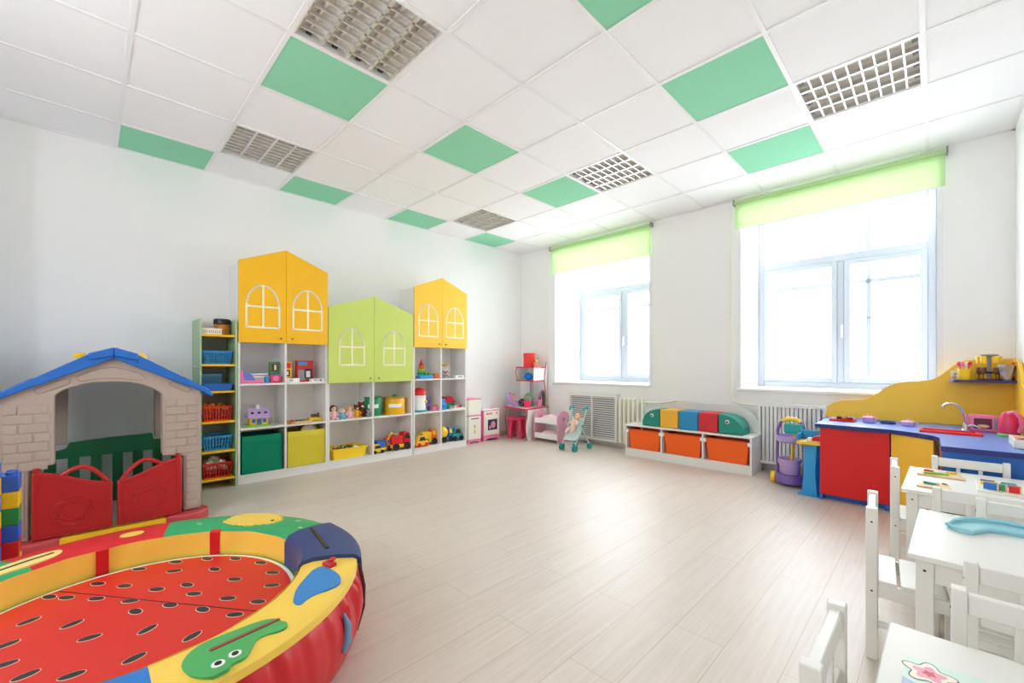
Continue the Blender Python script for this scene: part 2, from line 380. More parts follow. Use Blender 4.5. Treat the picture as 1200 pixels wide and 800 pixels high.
# ------------------------------------------------------------------ radiators and pipe
def slat_cover():
    t = thing('radiator_cover', 'white slatted radiator cover below the far window', 'radiator', (-3.31,4.84,.07)); w = .385; h = .61
    g = G().box(-w,0,0,-w+.03,.025,h).box(w-.03,0,0,w,.025,h).box(-w+.03,0,0,w-.03,.025,.03).box(-w+.03,0,h-.03,w-.03,.025,h).box(-.012,0,.03,.012,.025,h-.03).box(-w-.002,-.002,h,w+.002,.1,h+.012).box(-w,.025,0,-w+.015,.1,h-.0005).box(w-.015,.025,0,w,.1,h-.0005)
    mesh('cover_frame', g, WHITE, t, smooth=False)
    for a, b in ((-w+.03,-.012),(.012,w-.03)):
        g = G()
        for k in range(19): g.obox(((a+b)/2,.014,.045+k*.0289),(b-a,.016,.004),(math.radians(-38),0,0)); g.obox(((a+b)/2,.01,.045+k*.0289),(b-a,.004,.012))
        mesh('slat_panel', g, WHITE, t, smooth=False)
    mesh('back_panel', G().box(-w+.016,.06,.01,w-.016,.065,h-.01), GREY, t, smooth=False)
slat_cover()
t = thing('radiator', 'cast iron white radiator between slatted cover and toy bench', 'radiator', (-2.9,4.83,.06))
for k in range(6):
    x = .03+k*.062
    g = G().prism(arcpts(.0,.575,.045,.02,0,180,8)+arcpts(.0,.03,.045,.02,180,360,8),'x',x-.014,x+.014).warp(lambda a,b,c: (a,b+.03,c))
    mesh('column', g, CREAM, t, bev=.008)
mesh('pipe', G().tube([(.3,.03,.56),(.55,.03,.56),(.75,.05,.60)],.012).tube([(.05,.03,.05),(.42,.03,.05)],.01), CREAM, t)
t = thing('radiator', 'white panel radiator with vertical ribs behind the purple cleaning cart', 'radiator', (-1.28,4.80,.09))
g = G().box(.025,0,0,.535,.09,.03).box(.025,0,.57,.535,.09,.60).box(0,-.001,-.001,.025,.091,.601).box(.535,-.001,-.001,.56,.091,.601).box(.025,.06,.03,.535,.085,.57)
mesh('radiator_body', g, WHITE, t, smooth=False)
g = G()
for k in range(14): g.box(.036+k*.035,.004,.03,.062+k*.035,.03,.57)
mesh('fins', g, WHITE, t, bev=.003)
t = mesh('heating_pipe', G().tube([(-1.57,4.93,2.76),(-1.57,4.93,.75),(-1.55,4.925,.69),(-1.49,4.92,.665),(-1.25,4.92,.655),(-1.15,4.9,.655)],.009), CREAM)
tag(t, 'thin white heating pipe down the wall left of the near window', 'pipe')

# ------------------------------------------------------------------ house cabinets
XF = -4.40
def cabinet(y0, y1, zs, zt, zd, colm, levels, label, zk, dz0, decalw=.27):
    d = XF-XL-.002
    t = thing('toy_cabinet', label, 'cabinet', (XL+.001, y0, 0)); w = y1-y0; m = w/2; s = .018; xf = d-.018
    g = G().box(0,0,0,xf,s,zs).box(0,w-s,0,xf,w,zs).box(0,m-s/2,.08,xf,m+s/2,zs).box(0,s,0,.006,w-s,zs).box(0,s,zs-s,xf,w-s,zs).box(xf-.02,s,0,xf,w-s,.065).box(0,s,.062,xf,w-s,.08)
    if zd > .8:
        g.box(0,s,zd,xf,w-s,zd+s)
    mesh('carcass', g, WHITE, t, smooth=False)
    for z in levels:
        for a, b in ((s,m-s/2),(m+s/2,w-s)):
            mesh('shelf', G().box(.006,a,z-.018,xf,b,z), WHITE, t, smooth=False)
    for k in (0, 1):
        a, b = ((0.002, m-.0015), (m+.0015, w-.002))[k]
        pts = [(a,zd-.006),(b,zd-.006),(b, zt if k == 0 else zs+.012),(a, zs+.012 if k == 0 else zt)]
        dr = mesh('door', G().prism(pts,'x',xf,d), colm, t, bev=.0015, smooth=False)
        yc = (a+b)/2; hw = decalw/2; zb = dz0; sp = .19; ztop = zb+.385
        xa, xb = d+.0003, d+.0018; g = G(); lw = .017
        ar = arcpts(yc, zb+sp, hw, ztop-zb-sp, 0, 180, 18)
        g.strip([(yc-hw,zb),(yc+hw,zb)]+ar+[(yc-hw,zb)], lw, 'x', xa, xb)
        g.strip([(yc,zb),(yc,ztop)], lw, 'x', xa, xb+.0002); g.strip([(yc-hw,zb+sp),(yc+hw,zb+sp)], lw, 'x', xa, xb+.0004)
        mesh('window_decal', g, DECAL, dr, smooth=False, label='cream arched window outline')
        yk = m-.05 if k == 0 else m+.05
        mesh('knob', G().cyl((d,yk,zk),(d+.012,yk,zk),.004,n=8).sph((d+.018,yk,zk),.009,8), BRASS, dr)
    return t
cabinet(.955, 1.745, 2.0, 2.17, 1.285, YEL, (.50,.905), 'tall white cabinet with bright yellow gabled doors, nearest the playhouse', 1.325, 1.42)
cabinet(1.748, 2.745, 1.66, 1.83, .892, LIME, (.50,), 'lower white cabinet with lime green gabled doors between two yellow ones', .93, 1.075)
cabinet(2.758, 3.565, 2.0, 2.17, 1.295, YEL2, (.50,.905), 'far white cabinet with yellow gabled doors, nearest the room corner', 1.335, 1.425)

# narrow green rack
t = thing('narrow_rack', 'narrow sage green rack with yellow shelves full of plastic baskets', 'shelf unit', (XL+.001,.672,0)); d = .35; w = .275
mesh('side_panel', G().prism([(0,0),(d,0),(d,1.47),(0,1.47)],'y',0,.016), SAGE, t, bev=.002)
mesh('side_panel', G().prism([(0,0),(d,0),(d,1.47),(0,1.47)],'y',w-.016,w), SAGE, t, bev=.002)
mesh('back_panel', G().box(0,.016,.06,.006,w-.016,1.34), mat('grey_board',(176,178,170),.6), t, smooth=False)
for z in (.09,.33,.586,.848,1.08,1.338): mesh('shelf', G().box(.006,.016,z-.018,d-.004,w-.016,z), YEL, t, bev=.001, label='yellow shelf board')
mesh('handle', G().tube([(.26,.0,1.06),(.26,-.02,1.06),(.33,-.02,1.06),(.33,0,1.06)],.004,6), CHROME, t)

# ------------------------------------------------------------------ small things on shelves
def xyz(y, z, x=-4.5): return (x, y, z)
def basket(name, label, loc, w, d, h, m, group, cat='basket', bars=9, rows=3, rz=0, tap=.84):
    t = thing(name, label, cat, loc, rz, group); g = G(); a, b = d/2, w/2; th = .003
    g.box(-a,-b,0,a,b,.004)
    z0, z1 = .012, h-.02
    for s in (-1, 1):
        g.box(s*a-th/2,-b,z1,s*a+th/2,b,h-.001); g.box(s*a-th/2,-b,0,s*a+th/2,b,z0)
        g.box(-a,s*b-th/2,z1,a,s*b+th/2,h-.001); g.box(-a,s*b-th/2,0,a,s*b+th/2,z0)
        for k in range(1, rows):
            z = z0+(z1-z0)*k/rows
            g.box(s*a-th/2,-b,z-.003,s*a+th/2,b,z+.003); g.box(-a,s*b-th/2,z-.003,a,s*b+th/2,z+.003)
        for k in range(bars+1):
            y = -b+2*b*k/bars; g.box(s*a-th/2,y-.0045,z0,s*a+th/2,y+.0045,z1)
            x = -a+2*a*k/bars; g.box(x-.0045,s*b-th/2,z0,x+.0045,s*b+th/2,z1)
    g.warp(lambda x,y,z: (x*(tap+(1-tap)*z/h), y*(tap+(1-tap)*z/h), z))
    mesh('basket_body', g, m, t, smooth=False)
    r = G(); e = .008
    r.box(-a-e,-b-e,h-.006,a+e,-b+.003,h).box(-a-e,b-.003,h-.006,a+e,b+e,h).box(-a-e,-b,h-.006,-a+.003,b,h).box(a-.003,-b,h-.006,a+e,b,h)
    mesh('rim', r, m, t, bev=.002)
    return t
BG = 'plastic baskets in the narrow rack'
RX = -4.56
basket('plastic_basket','sky blue slotted basket alone on the second shelf from the top of the narrow rack',(RX,.81,1.08),.215,.24,.118,SKY,BG,bars=11)
basket('plastic_basket','small pale blue basket standing behind the shallow blue tray',(RX-.07,.785,.848),.15,.12,.145,plastic('pale_blue_plastic',(110,185,225)),BG,bars=10,rows=5)
t = thing('plastic_tray','shallow blue tray in front of the small pale blue basket','tray',(RX+.06,.81,.848),0,BG)
g = G().box(-.08,-.105,0,.08,.105,.004).box(-.08,-.105,0,-.077,.105,.06).box(.077,-.105,0,.08,.105,.06).box(-.08,-.105,0,.08,-.102,.06).box(-.08,.102,0,.08,.105,.06)
mesh('tray_body', g.warp(lambda x,y,z:(x*(.9+z*1.6),y*(.93+z*1.2),z)), BLUE, t)
mesh('rim', G().tube([(-.08,-.11,.06),(.08,-.11,.06),(.08,.11,.06),(-.08,.11,.06)],.004,6,True), BLUE, t)
b1 = basket('plastic_basket','orange-red slotted basket in the middle of the narrow rack, holding small yellow toys',(RX,.81,.586),.215,.24,.13,plastic('orange_red_plastic',(225,58,30)),BG,bars=9)
basket('plastic_basket','sky blue slotted basket on the second shelf from the floor of the narrow rack',(RX,.81,.33),.215,.24,.125,SKY,BG,bars=9)
basket('plastic_basket','red slotted basket on the lowest shelf of the narrow rack, full of pale pieces',(RX,.81,.09),.215,.24,.13,RED,BG,bars=9)
def pile(name, label, cat, loc, w, d, h, mats, n=26, r=.014, seed=1):
    rr = random.Random(seed); g = G()
    for k in range(n):
        g.mat(rr.randrange(len(mats))); x, y = (rr.random()-.5)*d, (rr.random()-.5)*w; z = h*(.3+.7*rr.random())*(1-.3*(abs(2*y/w)))
        if rr.random() < .5: g.obox((x,y,z),(r*1.8,r*1.5,r*1.2),(rr.random()*3,rr.random()*3,rr.random()*3))
        else: g.sph((x,y,z),(r,r*.8,r*.8),8)
    o = mesh(name, g, mats, None, loc=loc); o['kind'] = 'stuff'; return tag(o, label, cat)
pile('toy_pieces','heap of yellow and orange toy pieces in the middle red basket','toy',(RX,.81,.66),.15,.16,.075,[YELP,ORANGE,WOOD,RED],30,.016,3)
pile('lace_scraps','heap of pale lacy pieces in the lowest red basket','toy',(RX,.81,.13),.15,.17,.11,[CREAM,mat('pale_pink',(235,215,210),.8),CREAM],70,.02,5)
t = thing('storage_box','white slotted plastic box on top of the narrow rack','box',(-4.5,.765,1.338))
mesh('box_body', G().box(-.06,-.075,0,.06,.075,.045), CREAM, t, bev=.004)
g = G()
for k in range(9): g.box(.06,-.066+k*.015,.012,.0605,-.059+k*.015,.036)
mesh('slots', g, GREY, t, smooth=False); mesh('rim', G().box(-.064,-.079,.045,.064,.079,.054), CREAM, t, bev=.003)
t = thing('jar','round amber jar with a wide black lid on top of the narrow rack','jar',(-4.57,.865,1.338))
mesh('jar_body', G().lathe([(.05,0),(.06,.01),(.062,.08),(.055,.1)]), mat('amber',(190,120,30),.2), t)
mesh('lid', G().lathe([(.062,.1),(.066,.105),(.066,.14),(.06,.148),(0,.148)]), BLACK, t)

def boxtoy(name, label, cat, loc, sx, sy, sz, m, rz=0, face=None, group=None, lean=0):
    t = thing(name, label, cat, loc, rz, group)
    if lean: t.rotation_euler = (0, lean, rz)
    mesh('box_body', G().box(-sx/2,-sy/2,0,sx/2,sy/2,sz), m, t, bev=.002)
    if face:
        g = G()
        for k, (y0,z0,y1,z1) in enumerate(face[1]): g.mat(k % len(face[0])).box(sx/2,-sy/2+y0*sy,z0*sz,sx/2+.0012+.0002*k,-sy/2+y1*sy,z1*sz)
        mesh('printed_front', g, face[0], t, smooth=False)
    return t
WHT = mat('paper_white',(245,245,245),.6)
# cabinet 1, top shelf
t = thing('toy_shoe','pink and blue boat-shaped toy on the upper left shelf','toy',(-4.47,1.08,.905))
mesh('toy_base', G().prism([(-.10,0),(.09,0),(.10,.02),(.05,.035),(-.02,.045),(-.06,.1),(-.10,.12)],'x',-.04,.03), PINK, t, bev=.008)
mesh('toy_deck', G().prism([(-.07,.03),(.02,.025),(-.01,.085),(-.08,.11)],'x',.03,.034), plastic('periwinkle',(110,120,210)), t, bev=.002)
for k, (c, lb) in enumerate(((SKY,'blue'),(WHT,'white'),(CREAM,'cream'),(BLUE,'dark blue'))):
    t = thing('book', f'{lb} book in the stack behind the pink boat toy, '+('bottom','second','third','topmost')[k]+' one','book',(-4.59,1.12,.905+k*.024),(.05,-.06,.1,0)[k],'stacked books on the upper left shelf')
    mesh('cover', G().box(-.08,-.10,0,.08,.10,.003).box(-.08,-.10,.019,.08,.10,.022).box(-.08,-.10,0,-.077,.10,.022), c, t, bev=.001)
    mesh('pages', G().box(-.076,-.097,.003,.077,.097,.019), WHT, t, smooth=False)
boxtoy('game_box','green and brown picture box standing on the upper left shelf','box',(-4.55,1.285,.905),.04,.085,.2,plastic('leaf_green',(90,150,90)),.15,([BROWN,SKY,CREAM],[(.15,.55,.8,.9),(.2,.12,.85,.45),(.4,.6,.65,.85)]))
t = thing('toy_camera','small pink and blue cube toy with round face on upper left shelf','toy',(-4.47,1.27,.905))
mesh('toy_body', G().box(-.03,-.045,0,.03,.045,.075), HOT, t, bev=.01); mesh('side_block', G().box(-.03,-.085,0,.02,-.048,.06), SKY, t, bev=.006)
mesh('lens', G().cyl((.03,0,.04),(.036,0,.04),.025,n=20), PINK, t)
# cabinet 1 upper right
boxtoy('game_box','yellow and red narrow picture box on the upper right shelf of the near cabinet','box',(-4.56,1.405,.945),.04,.075,.16,YELP,0,([RED,BROWN,CREAM],[(.1,.6,.9,.95),(.2,.1,.8,.5),(.3,.2,.6,.4)]))
boxtoy('board_game','flat white box lying under the yellow picture box','box',(-4.53,1.43,.905),.12,.12,.038,WHT,.1,([GREY],[(.2,.3,.45,.7)]))
boxtoy('game_box','large red picture box with a black and white figure, upper right shelf','box',(-4.58,1.575,.905),.045,.165,.215,plastic('poster_red',(205,48,50)),.05,([GREY,BLACK,WHT,SKY],[(.08,.06,.5,.55),(.45,.15,.92,.6),(.55,.2,.8,.5),(.08,.78,.6,.93)]))
boxtoy('board_game','flat white box lying in front of the large red picture box','box',(-4.475,1.66,.905),.07,.125,.03,WHT,0,([GREY,BLACK],[(.15,.3,.5,.7),(.6,.3,.8,.7)]))
# cabinet 1 middle left : toy house
t = thing('toy_house','toy house with lilac roof on a green base, middle left shelf','toy',(-4.53,1.14,.50))
mesh('base', G().cyl((0,0,0),(0,0,.018),.09,n=24).warp(lambda x,y,z:(x*.9,y*1.22,z)), LIM2, t, bev=.003)
mesh('house_wall', G().box(-.05,-.075,.018,.05,.075,.085), YELP, t, bev=.003)
mesh('roof', G().prism([(-.075,.08),(.08,.08),(.01,.165),(-.01,.165)],'y',-.095,.095).warp(lambda x,y,z:(x,y*(1-.8*(z-.08)) if z>.1 else y,z)), LILAC, t, bev=.004)
mesh('chimney', G().box(-.012,-.015,.15,.014,.012,.2), WHT, t, bev=.003)
g = G()
for y in (-.055,0,.055): g.sph((.044,y,.125),(.006,.014,.014),10)
mesh('roof_window', g, DARK, t); mesh('toy_door', G().box(.05,-.02,.02,.053,.02,.07).box(.05,.03,.035,.053,.06,.07).box(.05,-.06,.035,.053,-.03,.07), BLUE, t, bev=.002)
# middle right : tray, cars
t = thing('wooden_tray','flat wooden tray of small coloured pieces on the middle right shelf','tray',(-4.5,1.50,.50))
mesh('tray_base', G().box(-.09,-.10,0,.09,.10,.012).box(-.09,-.10,.012,-.083,.10,.022).box(.083,-.10,.012,.09,.10,.022).box(-.09,-.10,.012,.09,-.093,.022).box(-.09,.093,.012,.09,.10,.022), WOOD, t, bev=.002)
g = G(); rr = random.Random(4)
for k in range(34): g.mat(k%5).obox((-.07+.14*rr.random(),-.085+.17*rr.random(),.018),(.018,.014,.012),(0,0,rr.random()*3))
o = mesh('tray_pieces', g, [RED,YELP,GREENP,BLUE,BROWN], t); o['kind'] = 'stuff'
t = thing('toy_boat','small yellow and brown toy vehicle standing beside the wooden tray','toy',(-4.53,1.665,.50))
mesh('hull', G().prism([(-.06,.01),(.055,.0),(.06,.035),(-.07,.04)],'x',-.03,.03), YELP, t, bev=.004); mesh('cabin', G().box(-.02,-.04,.04,.02,.02,.07).cyl((0,.03,.035),(0,.03,.085),.008), BROWN, t, bev=.003)
t = thing('toy_dish','small orange and red toy piece at the front of the middle right shelf','toy',(-4.445,1.42,.50))
mesh('dish', G().lathe([(.03,0),(.04,.02),(.036,.02),(.0,.01)],n=16), ORANGE, t); mesh('knob', G().sph((0,0,.022),.014,8), RED, t)
# fabric bins
def fabric_bin(label, y, w, h, m, m2):
    t = thing('fabric_bin', label, 'storage bin', (-4.575,y,.08), 0, 'fabric bins on the bottom shelf'); d = .29
    g = G(); a, b = d/2, w/2; s = .004
    g.box(-a,-b,0,a,b,.005).box(-a,-b,0,-a+s,b,h).box(a-s,-b,0,a,b,h).box(-a,-b,0,a,-b+s,h).box(-a,b-s,0,a,b,h)
    mesh('bin_body', g, m, t, bev=.0015)
    mesh('hem', G().box(a,-b+.003,h-.05,a+.0015,b-.003,h).box(a,-b+.003,0,a+.0012,-b+.01,h-.05).box(a,b-.01,0,a+.0012,b-.003,h-.05), m2, t, smooth=False)
    return t
fabric_bin('dark green fabric bin on the bottom shelf of the near cabinet', 1.155, .33, .345, cloth('green_felt',(12,132,98)), cloth('green_felt_hem',(18,142,106)))
fabric_bin('mustard yellow fabric bin with a toy on top, bottom shelf', 1.548, .355, .345, cloth('yellow_felt',(216,200,62)), cloth('yellow_felt_hem',(224,208,70)))
t = thing('toy_drum','round brown and white toy sticking out of the yellow fabric bin','toy',(-4.56,1.60,.09))
mesh('drum', G().cyl((-.03,0,.30),(.03,0,.30),.085,n=28), BROWN, t, bev=.004); mesh('drum_face', G().cyl((.03,0,.30),(.034,0,.30),.07,n=28), CREAM, t); mesh('drum_rim', G().tube([(.035,.078*math.cos(a*.3),.30+.078*math.sin(a*.3)) for a in range(21)],.008,8,True), YELP, t)
mesh('drum_stand', G().box(-.03,-.05,0,.03,.05,.23), BROWN, t, bev=.004)

# ------------------------------------------------------------------ dolls and plush figures (cabinet 2)
def figure(name, label, loc, h, body, head, hair, group, ears=None, cat='doll', rz=0, seated=True):
    t = thing(name, label, cat, loc, rz, group); k = h/.13
    mesh('doll_body', G().lathe([(.026*k,0),(.032*k,.015*k),(.03*k,.04*k),(.018*k,.075*k),(.01*k,.085*k)],n=14)
         .tube([(.0,.016*k,.07*k),(.012*k,.035*k,.05*k),(.03*k,.034*k,.035*k)],.0075*k,6).tube([(.0,-.016*k,.07*k),(.012*k,-.035*k,.05*k),(.03*k,-.034*k,.035*k)],.0075*k,6)
         .tube([(.01*k,.016*k,.012*k),(.05*k,.022*k,.010*k)],.01*k,8).tube([(.01*k,-.016*k,.012*k),(.05*k,-.022*k,.010*k)],.01*k,8), body, t)
    hd = mesh('head', G().sph((.002,0,.1*k),(.024*k,.025*k,.026*k),14), head, t)
    g = G()
    if hair: 
        g.sph((-.004*k,0,.106*k),(.025*k,.0285*k,.026*k),12)
        if ears == 'hair': g.sph((-.005*k,.026*k,.095*k),(.012*k,.01*k,.025*k),8).sph((-.005*k,-.026*k,.095*k),(.012*k,.01*k,.025*k),8)
        mesh('hair', g, hair, t)
    if ears == 'ears': mesh('ears', G().sph((0,.021*k,.122*k),(.006*k,.011*k,.011*k),8).sph((0,-.021*k,.122*k),(.006*k,.011*k,.011*k),8), head, t); mesh('muzzle', G().sph((.022*k,0,.092*k),(.009*k,.012*k,.009*k),8), CREAM, t)
    mesh('eyes', G().sph((.0245*k,.009*k,.104*k),.003*k,6).sph((.0245*k,-.009*k,.104*k),.003*k,6), BLACK, t)
    return t
DG = 'small dolls in a row under the lime doors'
PLB = cloth('plush_brown',(120,66,40)); PLP = cloth('plush_pink',(240,190,195)); PLC = cloth('plush_cream',(230,215,190)); AQUA = cloth('aqua_cloth',(110,190,205)); DBR = cloth('dark_brown_hair',(66,38,30)); YLC = cloth('yellow_cloth',(230,170,50)); GRC = cloth('grey_cloth',(150,155,170))
figure('rag_doll','dark haired doll in pink, leftmost of the dolls in the row',(-4.5,1.84,.50),.15,PLP,SKIN,DBR,DG,'hair')
figure('rag_doll','doll in aqua dress with light hair, second from the left in the row',(-4.48,1.925,.50),.115,AQUA,SKIN,cloth('light_hair',(205,190,170)),DG,'hair')
figure('rag_doll','blonde doll in a pale pink dress, third from the left in the row',(-4.5,2.01,.50),.135,PLP,SKIN,cloth('blond',(205,160,100)),DG,'hair')
figure('plush_monkey','brown plush monkey in a yellow and green outfit in the doll row',(-4.51,2.095,.50),.14,YLC,PLB,None,DG,'ears','soft toy')
figure('plush_bear','brown plush bear, tallest toy at the right of the doll row',(-4.54,2.165,.50),.165,PLB,PLB,None,DG,'ears','soft toy')
figure('plush_mouse','tiny grey plush toy, rightmost of the doll row',(-4.46,2.205,.50),.08,GRC,GRC,None,DG,'ears','soft toy')
def canister(label, loc, r, h, m, lidm, knob):
    t = thing('canister', label, 'canister', loc, 0, 'round toy canisters with white labels')
    mesh('can_body', G().lathe([(r*.97,0),(r,.01),(r,h-.02),(r*.98,h-.015)],n=32), m, t)
    mesh('lid', G().lathe([(r*1.03,h-.02),(r*1.03,h-.005),(r*.97,h),(0,h)],n=32), lidm, t)
    g = G(); 
    for k in range(8):
        a0 = math.radians(-62+k*9); a1 = math.radians(-62+(k+1)*9); q = r+.001
        g.add([(q*math.cos(a0),q*math.sin(a0),h*.42),(q*math.cos(a1),q*math.sin(a1),h*.42),(q*math.cos(a1),q*math.sin(a1),h*.62),(q*math.cos(a0),q*math.sin(a0),h*.62)],[(0,1,2,3)])
    mesh('paper_label', g, WHT, t)
    if knob: mesh('knob', G().lathe([(.028,h),(.026,h+.015),(.012,h+.028),(0,h+.03)],n=16), knob, t)
canister('dark green round canister with white label under the lime doors',(-4.55,2.31,.50),.095,.215,plastic('deep_green',(20,140,86)),plastic('deep_green_lid',(14,120,74)),None)
canister('yellow round canister with green knob under the lime doors',(-4.54,2.575,.50),.122,.20,plastic('warm_yellow',(245,185,20)),plastic('dark_yellow',(190,150,20)),GREENP)
# yellow tub
t = thing('plastic_tub','shallow yellow tub of small toys on the bottom shelf','tub',(-4.56,1.99,.08))
g = G(); a, b, h = .13, .185, .105
g.box(-a,-b,0,a,b,.004).box(-a,-b,0,-a+.004,b,h).box(a-.004,-b,0,a,b,h).box(-a,-b,0,a,-b+.004,h).box(-a,b-.004,0,a,b,h)
mesh('tub_body', g.warp(lambda x,y,z:(x*(.9+z*.9),y*(.9+z*.9),z)), plastic('tub_yellow',(252,214,40)), t, bev=.003)
mesh('rim', G().tube([(-a,-b-.005,h),(a,-b-.005,h),(a,b+.005,h),(-a,b+.005,h)],.007,6,True), plastic('tub_yellow',(0,0,0)), t)
pile('toy_pieces','heap of small brown and green toys in the shallow yellow tub','toy',(-4.56,1.99,.10),.28,.19,.10,[BROWN,GREENP,ORANGE,CREAM],60,.02,9)

# toy vehicles
def vehicle(name, label, loc, L, H, body, cab, extra=None, rz=0, group='toy vehicles on the bottom shelves', wheelm=None, kind='truck'):
    t = thing(name, label, 'toy vehicle', loc, rz, group); w = L*.26; r = H*.2      # length along local y
    mesh('chassis', G().box(-w,-L/2,r*.7,w,L/2,r*1.6), body, t, bev=.004)
    if kind == 'car':
        mesh('car_body', G().prism([(-L/2,r*1.3),(L/2,r*1.3),(L/2,r*2.6),(L*.28,r*2.9),(L*.12,H),(-L*.25,H),(-L*.4,r*2.9),(-L/2,r*2.6)],'x',-w,w), cab, t, bev=.008)
        mesh('windows', G().prism([(L*.24,r*2.9),(L*.11,H*.93),(-L*.22,H*.93),(-L*.33,r*2.9)],'x',-w-.001,w+.001), DARK, t)
    else:
        mesh('cab', G().prism([(L*.14,r*1.6),(L/2,r*1.6),(L/2,H*.62),(L*.42,H*.95),(L*.14,H*.95)],'x',-w*.95,w*.95), cab, t, bev=.008)
        mesh('windows', G().prism([(L*.2,H*.6),(L*.46,H*.6),(L*.4,H*.87),(L*.2,H*.87)],'x',-w*.95-.001,w*.95+.001), extra or DARK, t)
        if kind == 'dump': mesh('cargo_bed', G().prism([(-L/2,r*1.7),(L*.08,r*1.7),(L*.12,H*.8),(-L*.56,H*.86)],'x',-w,w), extra or BLUE, t, bev=.006)
        if kind == 'crane':
            mesh('cargo_body', G().box(-w,-L/2,r*1.6,w,L*.1,H*.8), cab, t, bev=.006)
            mesh('crane_arm', G().tube([(0,-L*.1,H*.8),(0,-L*.42,H*.98),(0,-L*.6,H*.6)],H*.05,6), body, t)
        if kind == 'mixer': mesh('drum', G().lathe([(.3*H,0),(.42*H,.2*H),(.4*H,.45*H),(.2*H,.65*H)],(0,0,0),16).xf(Matrix.Translation((0,-L*.02,H*.62)) @ Matrix.Rotation(math.radians(80),4,'X')), extra or YELP, t)
    for sx in (-1,1):
        for y in (-L*.3, L*.3): mesh('wheel', G().cyl((sx*(w-.004),y,r),(sx*(w+.012),y,r),r,n=16), wheelm or BLACK, t, bev=.002)
    return t
vehicle('toy_car','small yellow and red toy car at the left of the vehicles under the canisters',(-4.47,2.315,.08),.15,.10,YELP,YELP,kind='car')
vehicle('toy_truck','toy dump truck with blue bed, orange cab and yellow chassis',(-4.545,2.43,.08),.18,.15,YELP,ORANGE,BLUE,kind='dump')
vehicle('toy_fire_truck','red toy truck with yellow crane arm at right of the lime cabinet',(-4.50,2.61,.08),.24,.21,YELP,RED,None,kind='crane')
vehicle('toy_car','yellow toy car with red hood, bottom left shelf of the far cabinet',(-4.46,2.89,.08),.17,.13,YELP,plastic('car_yellow',(250,190,60)),kind='car',wheelm=RED)
vehicle('toy_truck','orange and yellow toy loader, behind the yellow car on the far bottom shelf',(-4.55,3.05,.08),.2,.19,YELP,ORANGE,YELP,kind='dump')
vehicle('toy_train','blue and yellow toy tractor on the far right bottom shelf',(-4.52,3.30,.08),.17,.19,SKY,BLUE,YELP,kind='mixer')
vehicle('toy_train','teal toy train car, rightmost on the bottom shelf of the far cabinet',(-4.50,3.46,.08),.16,.165,SKY,TEAL,PURP,kind='car')
# cabinet 3 upper shelves
t = thing('stacking_pyramid','rainbow stacking pyramid with a red cone top on far cabinet','toy',(-4.56,2.96,.905))
for k, (r, m) in enumerate(((.062,BLUE),(.054,GREENP),(.046,LIM2),(.036,ORANGE))): mesh('ring', G().lathe([(r*.8,k*.04),(r,k*.04+.012),(r,k*.04+.028),(r*.8,k*.04+.04)],n=20), m, t)
mesh('cone_top', G().lathe([(.034,.16),(.02,.2),(.008,.235),(0,.245)],n=16), RED, t)
t = thing('toy_blocks_set','row of blue and green toy blocks in front of the stacking pyramid','toy',(-4.46,2.95,.905))
mesh('block_base', G().box(-.03,-.09,0,.03,.10,.045), SKY, t, bev=.006); mesh('block_top', G().cyl((0,-.06,.045),(0,-.06,.085),.022).cyl((0,0,.045),(0,0,.07),.02).box(-.02,.04,.045,.02,.085,.075), GREENP, t, bev=.003)
t = thing('toy_cup','orange cup shaped toy next to the pyramid on the far cabinet','toy',(-4.48,3.115,.905))
mesh('cup', G().lathe([(.034,0),(.036,.03),(.036,.06),(.03,.065),(0,.06)],n=20), ORANGE, t); mesh('handle', G().tube([(0,.036,.05),(0,.055,.04),(0,.036,.02)],.005,6), GREENP, t)
t = thing('toy_jar','clear jar filled with colourful pieces and an amber lid','jar',(-4.53,3.285,.905))
mesh('jar_body', G().lathe([(.07,0),(.078,.02),(.078,.13),(.06,.155)],n=24), mat('clear_plastic',(240,245,245),.1,alpha=.25), t)
mesh('lid', G().lathe([(.066,.155),(.068,.18),(0,.182)],n=24), mat('amber_lid',(200,150,60),.3), t)
g = G(); rr = random.Random(2)
for k in range(60): g.mat(k%5).sph(((rr.random()-.5)*.1,(rr.random()-.5)*.1,.015+.10*rr.random()),.012,6)
o = mesh('jar_filling', g, [RED,GREENP,WHT,BROWN,WHT], t); o['kind'] = 'stuff'
boxtoy('board_game','flat white box at the right end of the far cabinet top shelf','box',(-4.47,3.47,.905),.07,.13,.035,WHT,0,([GREY],[(.2,.2,.8,.7)]))
t = thing('toy_house','round white toy house with red domed roof and teal foot','toy',(-4.52,2.90,.50))
mesh('base', G().lathe([(.09,0),(.092,.025),(0,.025)],n=28), TEAL, t); mesh('house_wall', G().lathe([(.082,.025),(.078,.21),(0,.21)],n=28), WHT, t)
mesh('roof', G().lathe([(.094,.205),(.092,.225),(.075,.265),(.04,.29),(0,.297)],n=28), RED, t); mesh('toy_window', G().cyl((.05,.045,.13),(.07,.06,.13),.018,n=14), YELP, t)
t = thing('toy_pony','purple toy pony figure beside the round white toy house','toy',(-4.55,3.04,.50))
mesh('pony_body', G().sph((0,0,.075),(.022,.036,.024),12).tube([(0,.025,.085),(0,.035,.125)],.012,8).sph((0,.042,.135),(.014,.02,.014),10).cyl((.01,.02,.07),(.012,.022,0),.009,n=8).cyl((-.01,.02,.07),(-.012,.022,0),.009,n=8).cyl((.01,-.022,.07),(.012,-.024,0),.009,n=8).cyl((-.01,-.022,.07),(-.012,-.024,0),.009,n=8), PURP, t)
mesh('mane', G().sph((0,.02,.145),(.008,.016,.02),8).tube([(0,-.036,.085),(0,-.055,.06),(0,-.055,.03)],.007,6), BLUE, t)
t = thing('toy_basket','small pink toy basket beside the purple pony','toy',(-4.49,3.115,.50))
